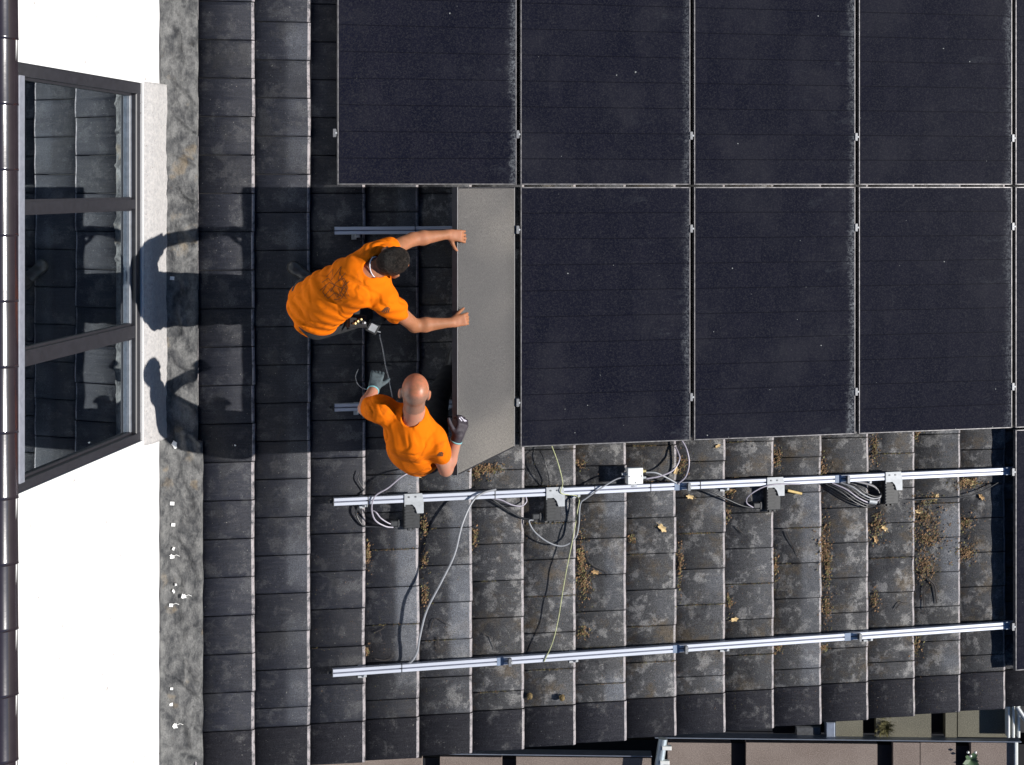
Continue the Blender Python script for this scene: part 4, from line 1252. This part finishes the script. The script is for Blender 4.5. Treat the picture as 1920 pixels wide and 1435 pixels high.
# hair shell
S = SDF(hc - .17, hc + .17, .004)
f = nrm(fdir); u_ = nrm(udir - f * (udir @ f)); r_ = np.cross(f, u_)
S.ell(P(0, -.014, .016), (.082, .100, .094), (r_, f, u_), 0)
S.ell(P(0, .10, -.035), (.10, .075, .10), (r_, f, u_), 0, sub=True); 
S.ell(P(0, -.05, -.135), (.12, .12, .085), (r_, f, u_), 0, sub=True)
for x in (-1, 1): S.ell(P(x * .085, -.005, -.025), (.025, .026, .036), (r_, f, u_), 0, sub=True)
def hmask(C):
    q = (C - hc) @ u_; w_ = (C - hc) @ f
    return np.clip(.9 - (q + .02) / .055, 0, 1)
def hair_disp(S_, d):
    I = np.argwhere(np.abs(d) < .02); Pp = I * S_.h + S_.lo
    w = np.sin(Pp[:, 0] * 160 + np.sin(Pp[:, 1] * 120) * 2) * np.sin(Pp[:, 1] * 150 + Pp[:, 2] * 90) * .0016
    d2 = d.copy(); d2[tuple(I.T)] -= w.astype(np.float32); return d2
sdf_obj('hair', S, M['hair'], p1, hair_disp, 0, None, hmask)
# shirt
S = SDF((neck[0] - .5, neck[1] - .48, .75), (neck[0] + .3, neck[1] + .36, 1.75), .005)
S.cone(chest, waist, .150, .150, .05, (back, .86)); S.cone(waist, pel - ax * .0, .150, .158, .05, (back, .9))
S.cone(pel + side * .05, waist, .12, .12, .05); S.cone(pel - side * .05 - back * .02, waist, .13, .12, .05)
S.cone(shL * .93 + shR * .07, shR * .93 + shL * .07, .078, .078, .06); S.cone(chest + back * .012, neck - ax * .02, .13, .075, .06)
for sh, el in ((shL, elL), (shR, elR)):
    e = sh + (el - sh) * .42; S.cone(sh, e, .078, .072, .04)
    dn = nrm(el - sh); S.cone(e + dn * .075, e + dn * .13, .075, .075, 0, sub=True)
S.cone(neck + ax * .035, neck + ax * .10, .062, .07, 0, sub=True)
S.cone(neck + ax * .045 + back * .05, neck + ax * .08 + back * .06, .05, .05, 0, sub=True)
hemc = pel - ax * .10
sl, X, Y, Z = S.win(S.lo, S.lo + S.n * S.h)
e = -((X - hemc[0]) * ax[0] + (Y - hemc[1]) * ax[1] + (Z - hemc[2]) * ax[2])
S.d[sl] = np.maximum(S.d[sl], e)
def reg1(Pp):
    t_ = (Pp - neck) @ (-ax); return np.clip(.35 + t_ * 2.4, .3, 1.3)
shirt1, VS1, FS1 = sdf_obj('shirt', S, M['shirt'], p1, fold_disp(pel, ax + side * .55, .0095, 80, (1, 2.2, 4), reg1), 1)
del S, X, Y, Z, e, sl
# print on the back and sleeve marks
T1 = [[(612, 520), (625, 505), (622, 525), (640, 500), (634, 528), (648, 512)], [(600, 545), (618, 530), (640, 540), (655, 528)], [(608, 556), (622, 540), (632, 558), (646, 538), (655, 556)],
      [(612, 536), (605, 548), (615, 560), (628, 549), (640, 556), (634, 540)], [(620, 548), (630, 530), (645, 522), (652, 540), (640, 560), (626, 562)], [(636, 510), (645, 530), (640, 548), (650, 560)], [(604, 530), (616, 522), (628, 536), (620, 546)]]
drape(VS1, FS1, M['ink'], shirt1, 'back_print', [dens(s_, 2) for s_ in T1], .0016)
def logo(V, Fc, par, cu, cv, sc_):
    st = []
    for i, (a, b, c_, d_) in enumerate([(-8, 4, -1, -4), (-4, 4, 2, -5), (0, 4, 4, -5), (4, 4, 6, -3), (-7, 5, 6, 5)]):
        st.append(dens([(cu + a * sc_, cv + b * sc_), (cu + c_ * sc_, cv + d_ * sc_)], 2))
    drape(V, Fc, M['ink'], par, 'sleeve_emblem', st, .0036)
logo(VS1, FS1, shirt1, 724, 581, 1.0)
# trousers + belt
S = SDF(np.minimum(np.minimum(ankL, ankR), pel) - .2, np.maximum(np.maximum(kneeL, kneeR), pel) + .25, .007)
for hp, kn, an in ((hipL, kneeL, ankL), (hipR, kneeR, ankR)):
    S.cone(hp, kn, .108, .078, .03); S.cone(kn, an, .078, .062, .02)
S.cone(pel, pel + ax * .04, .135, .125, .04)
sdf_obj('trousers', S, M['trousers'], p1, fold_disp(pel, (0, 0, 1), .005, 60, (3, 1, 2)), 1)
for an, dr in ((ankL, nrm(np.array((-.75, .55, 0)))), (ankR, nrm(np.array((1, -.1, 0))))):
    S = SDF(an - .25, an + .25, .006); h0 = an.copy(); h0[2] = .035
    boot(S, h0 - dr * .03, h0 + dr * .16); sdf_obj('boot', S, M['boot'], p1, None, 1)
# neck band
b = MB(); ring = []
nb = neck + ax * .045; 
for i in range(17):
    a = math.pi * (i / 16) * 1.3 - .5
    ring.append(nb + (side * math.cos(a) * .062 + back * math.sin(a) * .060))
b.tube(ring, .0035, 6); b.build('neck_band', M['chain'], p1)
# belt tool bag with a measuring device
t_ = thing('tool_pouch', 'dark tool pouch with brassy bits at the hip of the dark-haired man', 'tool pouch', tuple(rp(668, 604, .95)))
c = J(668, 603, 1.17); b = MB(); b.box(c - (.055, .035, .06), c + (.055, .035, .05), bev=.01); b.build('bag', M['trousers'], t_)
for k, (dx, dy, m) in enumerate(((-.02, 0, 'brassy'), (.0, .012, 'brassy'), (.02, -.01, 'galv'), (-.035, -.012, 'brassy'))):
    b = MB(); b.tube([c + (dx, dy, .03), c + (dx + .02, dy + .006, .068)], .007, 6); b.build('bit', M[m], t_)
t_ = thing('handheld_meter', 'square silver-faced handheld meter hanging beside the dark-haired man’s hip', 'meter', tuple(rp(698, 614, .8)))
c = Vector(tuple(J(699, 614, 1.12))); Mx = Matrix.Translation(c) @ Matrix.Rotation(math.radians(-28), 4, 'Z') @ Matrix.Rotation(.2, 4, 'X')
def tb(mb): mb.v = [tuple(Mx @ Vector(q)) for q in mb.v]; return mb
b = MB(); b.box((-.036, -.034, -.02), (.036, .034, .012), bev=.006); tb(b).build('case', M['greyplastic'], t_)
b = MB(); b.box((-.022, -.022, .0125), (.022, .022, .0145), bev=.001); tb(b).build('screen', M['galv'], t_)
b = MB(); b.tube([(.034, -.01, 0), (.055, -.004, .004)], .004, 6); tb(b).build('clip', M['galv'], t_)
# ---------------------------------------------------------------- man 2: bald, seen from behind, gloved
p2 = thing('person', 'bald man in orange T-shirt with work gloves, leaning forward and holding the lifted panel edge', 'person', tuple(rp(775, 830, 0)))
neck, chest, waist, pel = J(776, 776, 1.50), J(769, 813, 1.38), J(774, 840, 1.20), J(784, 848, 1.02)
shL, shR = J(713, 766, 1.42), J(815, 830, 1.41)
elL, elR = J(685, 766, 1.16), J(836, 880, 1.19)
wrL, wrR = J(701, 729, 1.02), J(857, 822, 1.27)
hc = J(778, 732, 1.62)
S = SDF((neck[0] - .45, pel[1] - .28, -.02), (EDGE_S + .25, neck[1] + .55, 1.82), .005)
ax = nrm(neck - pel); side = nrm(shL - shR); back = nrm(np.cross(ax, side)); back = back * np.sign(back[2])
hipL, hipR = pel + side * .085, pel - side * .085
S.cone(chest, waist, .125, .115, .04, (back, .85)); S.cone(waist, pel, .115, .13, .04, (back, .9))
S.cone(shL, shR, .060, .060, .05); S.cone(chest + back * .01, neck, .11, .058, .05)
S.cone(neck, hc - nrm(hc - neck) * .03, .062, .060, .03)
for sh, el, wr in ((shL, elL, wrL), (shR, elR, wrR)):
    S.cone(sh, el, .054, .042, .03); m_ = el + (wr - el) * .3; S.cone(el, m_, .042, .045, .015); S.cone(m_, wr, .045, .03, .015)
kneeR, ankR = J(818, 752, .52), J(842, 702, .10)
kneeL, ankL = J(756, 800, .52), J(752, 800, .10)
for hp, kn, an in ((hipL, kneeL, ankL), (hipR, kneeR, ankR)):
    S.cone(hp, kn, .095, .060, .03); S.cone(kn, an, .056, .04, .02)
fdir = nrm(np.array((.12, .55, -.75))); udir = nrm(np.array((.02, .80, .60)))
P = head(S, hc, fdir, udir, 1.0)
f = nrm(fdir); u_ = nrm(udir - f * (udir @ f)); r_ = np.cross(f, u_); hc2 = hc.copy(); neck2 = neck.copy()
def bmat(C):
    return (np.linalg.norm(C - hc2, axis=1) < .15).astype(int)
def bmask(C):
    q = (C - hc2) @ u_; w_ = (C - hc2) @ f; sd2 = np.abs((C - hc2) @ r_)
    m = np.clip(.5 - (q + w_ * .35 - sd2 * .25 + .0) / .07, 0, 1)
    m[(sd2 > .081) | (w_ > .06)] = 0
    m *= np.clip((.17 - np.linalg.norm(C - hc2, axis=1)) / .04, 0, 1)
    return m
body2, V2, F2 = sdf_obj('body', S, [M['skin2'], M['scalp']], p2, None, 1, bmat, bmask)
del S
S = SDF((neck[0] - .36, pel[1] - .26, .75), (neck[0] + .36, neck[1] + .2, 1.75), .005)
S.cone(chest, waist, .150, .148, .05, (back, .86)); S.cone(waist, pel, .148, .158, .05, (back, .9))
S.cone(shL * .92 + shR * .08, shR * .92 + shL * .08, .078, .078, .06); S.cone(chest + back * .012, neck - ax * .02, .13, .08, .06)
for sh, el, fr in ((shL, elL, .5), (shR, elR, .36)):
    e = sh + (el - sh) * fr; S.cone(sh, e, .079, .074, .04)
    dn = nrm(el - sh); S.cone(e + dn * .075, e + dn * .14, .078, .078, 0, sub=True)
S.cone(neck + ax * .04, neck + ax * .11, .066, .074, 0, sub=True)
S.cone(neck + ax * .03 + back * .05, neck + ax * .07 + back * .07, .052, .056, 0, sub=True)
hemc = pel - ax * .09
sl, X, Y, Z = S.win(S.lo, S.lo + S.n * S.h)
e = -((X - hemc[0]) * ax[0] + (Y - hemc[1]) * ax[1] + (Z - hemc[2]) * ax[2])
S.d[sl] = np.maximum(S.d[sl], e)
shirt2, VS2, FS2 = sdf_obj('shirt', S, M['shirt'], p2, fold_disp(shR, (shR - chest) + (0, .1, 0), .0075, 55, (5, 1, 2), lambda Pp: np.clip(1.25 - np.linalg.norm(Pp - shR, axis=1) * 2.6, .35, 1.2)), 1)
del S, X, Y, Z, e, sl
logo(VS2, FS2, shirt2, 826, 851, .75)
S = SDF(np.minimum(np.minimum(ankL, ankR), pel) - .2, np.maximum(np.maximum(kneeL, kneeR), pel) + .25, .007)
for hp, kn, an in ((hipL, kneeL, ankL), (hipR, kneeR, ankR)):
    S.cone(hp, kn, .108, .076, .03); S.cone(kn, an, .074, .062, .02)
S.cone(pel, pel + ax * .04, .135, .125, .04)
sdf_obj('trousers', S, M['trousers'], p2, fold_disp(pel, (0, 0, 1), .005, 60, (3, 1, 2)), 1)
for an, dr in ((ankR, nrm(np.array((.35, 1, 0)))), (ankL, nrm(np.array((0, 1, 0))))):
    S = SDF(an - .25, an + .25, .006); h0 = an.copy(); h0[2] = .035
    boot(S, h0 - dr * .03, h0 + dr * .14); sdf_obj('boot', S, M['boot'], p2, None, 1)
# gloves
def glove(wr, el, d, up, side_, curl, thumb, mat, accents):
    S = SDF(wr - .24, wr + .24, .004)
    dn = nrm(wr - el); S.cone(wr - dn * .015, wr + dn * .02, .034, .034, .01)
    hand(S, wr, d, up, side_, curl=curl, thumb=thumb, sc=.98, extra=.0018)
    g, V, Fc = sdf_obj('glove', S, M[mat], p2, None, 1)
    b = MB(); x = nrm(np.cross(dn, (0, 0, 1.))); y_ = np.cross(dn, x); c0 = wr - dn * .018
    b.tube([c0 + (x * math.cos(a) + y_ * math.sin(a)) * .033 for a in np.linspace(0, 2 * math.pi, 17)], .005, 6); b.build('cuff', M['cuff'], g)
    return g, V, Fc
UPREF[0] = (0, 0, 1.)
d_ = np.array((.35, .90, .15))
g1, gv, gf = glove(wrR, elR, d_, np.array((.3, -.2, 1.)), (-1, .2, 0), (.9, .95, 1., 1.), .8, 'glove', True)
drape(gv, gf, M['patch'], g1, 'patch', [dens([(861, 784), (866, 790)], 1), dens([(864, 782), (872, 791)], 1), dens([(868, 787), (875, 790)], 1)], .0035)
drape(gv, gf, M['patchred'], g1, 'red_patch', [dens([(864, 778), (876, 783)], 1), dens([(870, 776), (878, 782)], 1)], .0030)
UPREF[0] = (0, 0, 1.)
g2, gv, gf = glove(wrL, elL, np.array((.30, .85, -.35)), np.array((0, .3, 1.)), (1, .2, 0), (1.0, 1.1, 1.2, 1.2), .7, 'gloveg', False)
#PEOPLE_END
for o in list(bpy.data.objects):
    if '_o' in o: del o['_o']
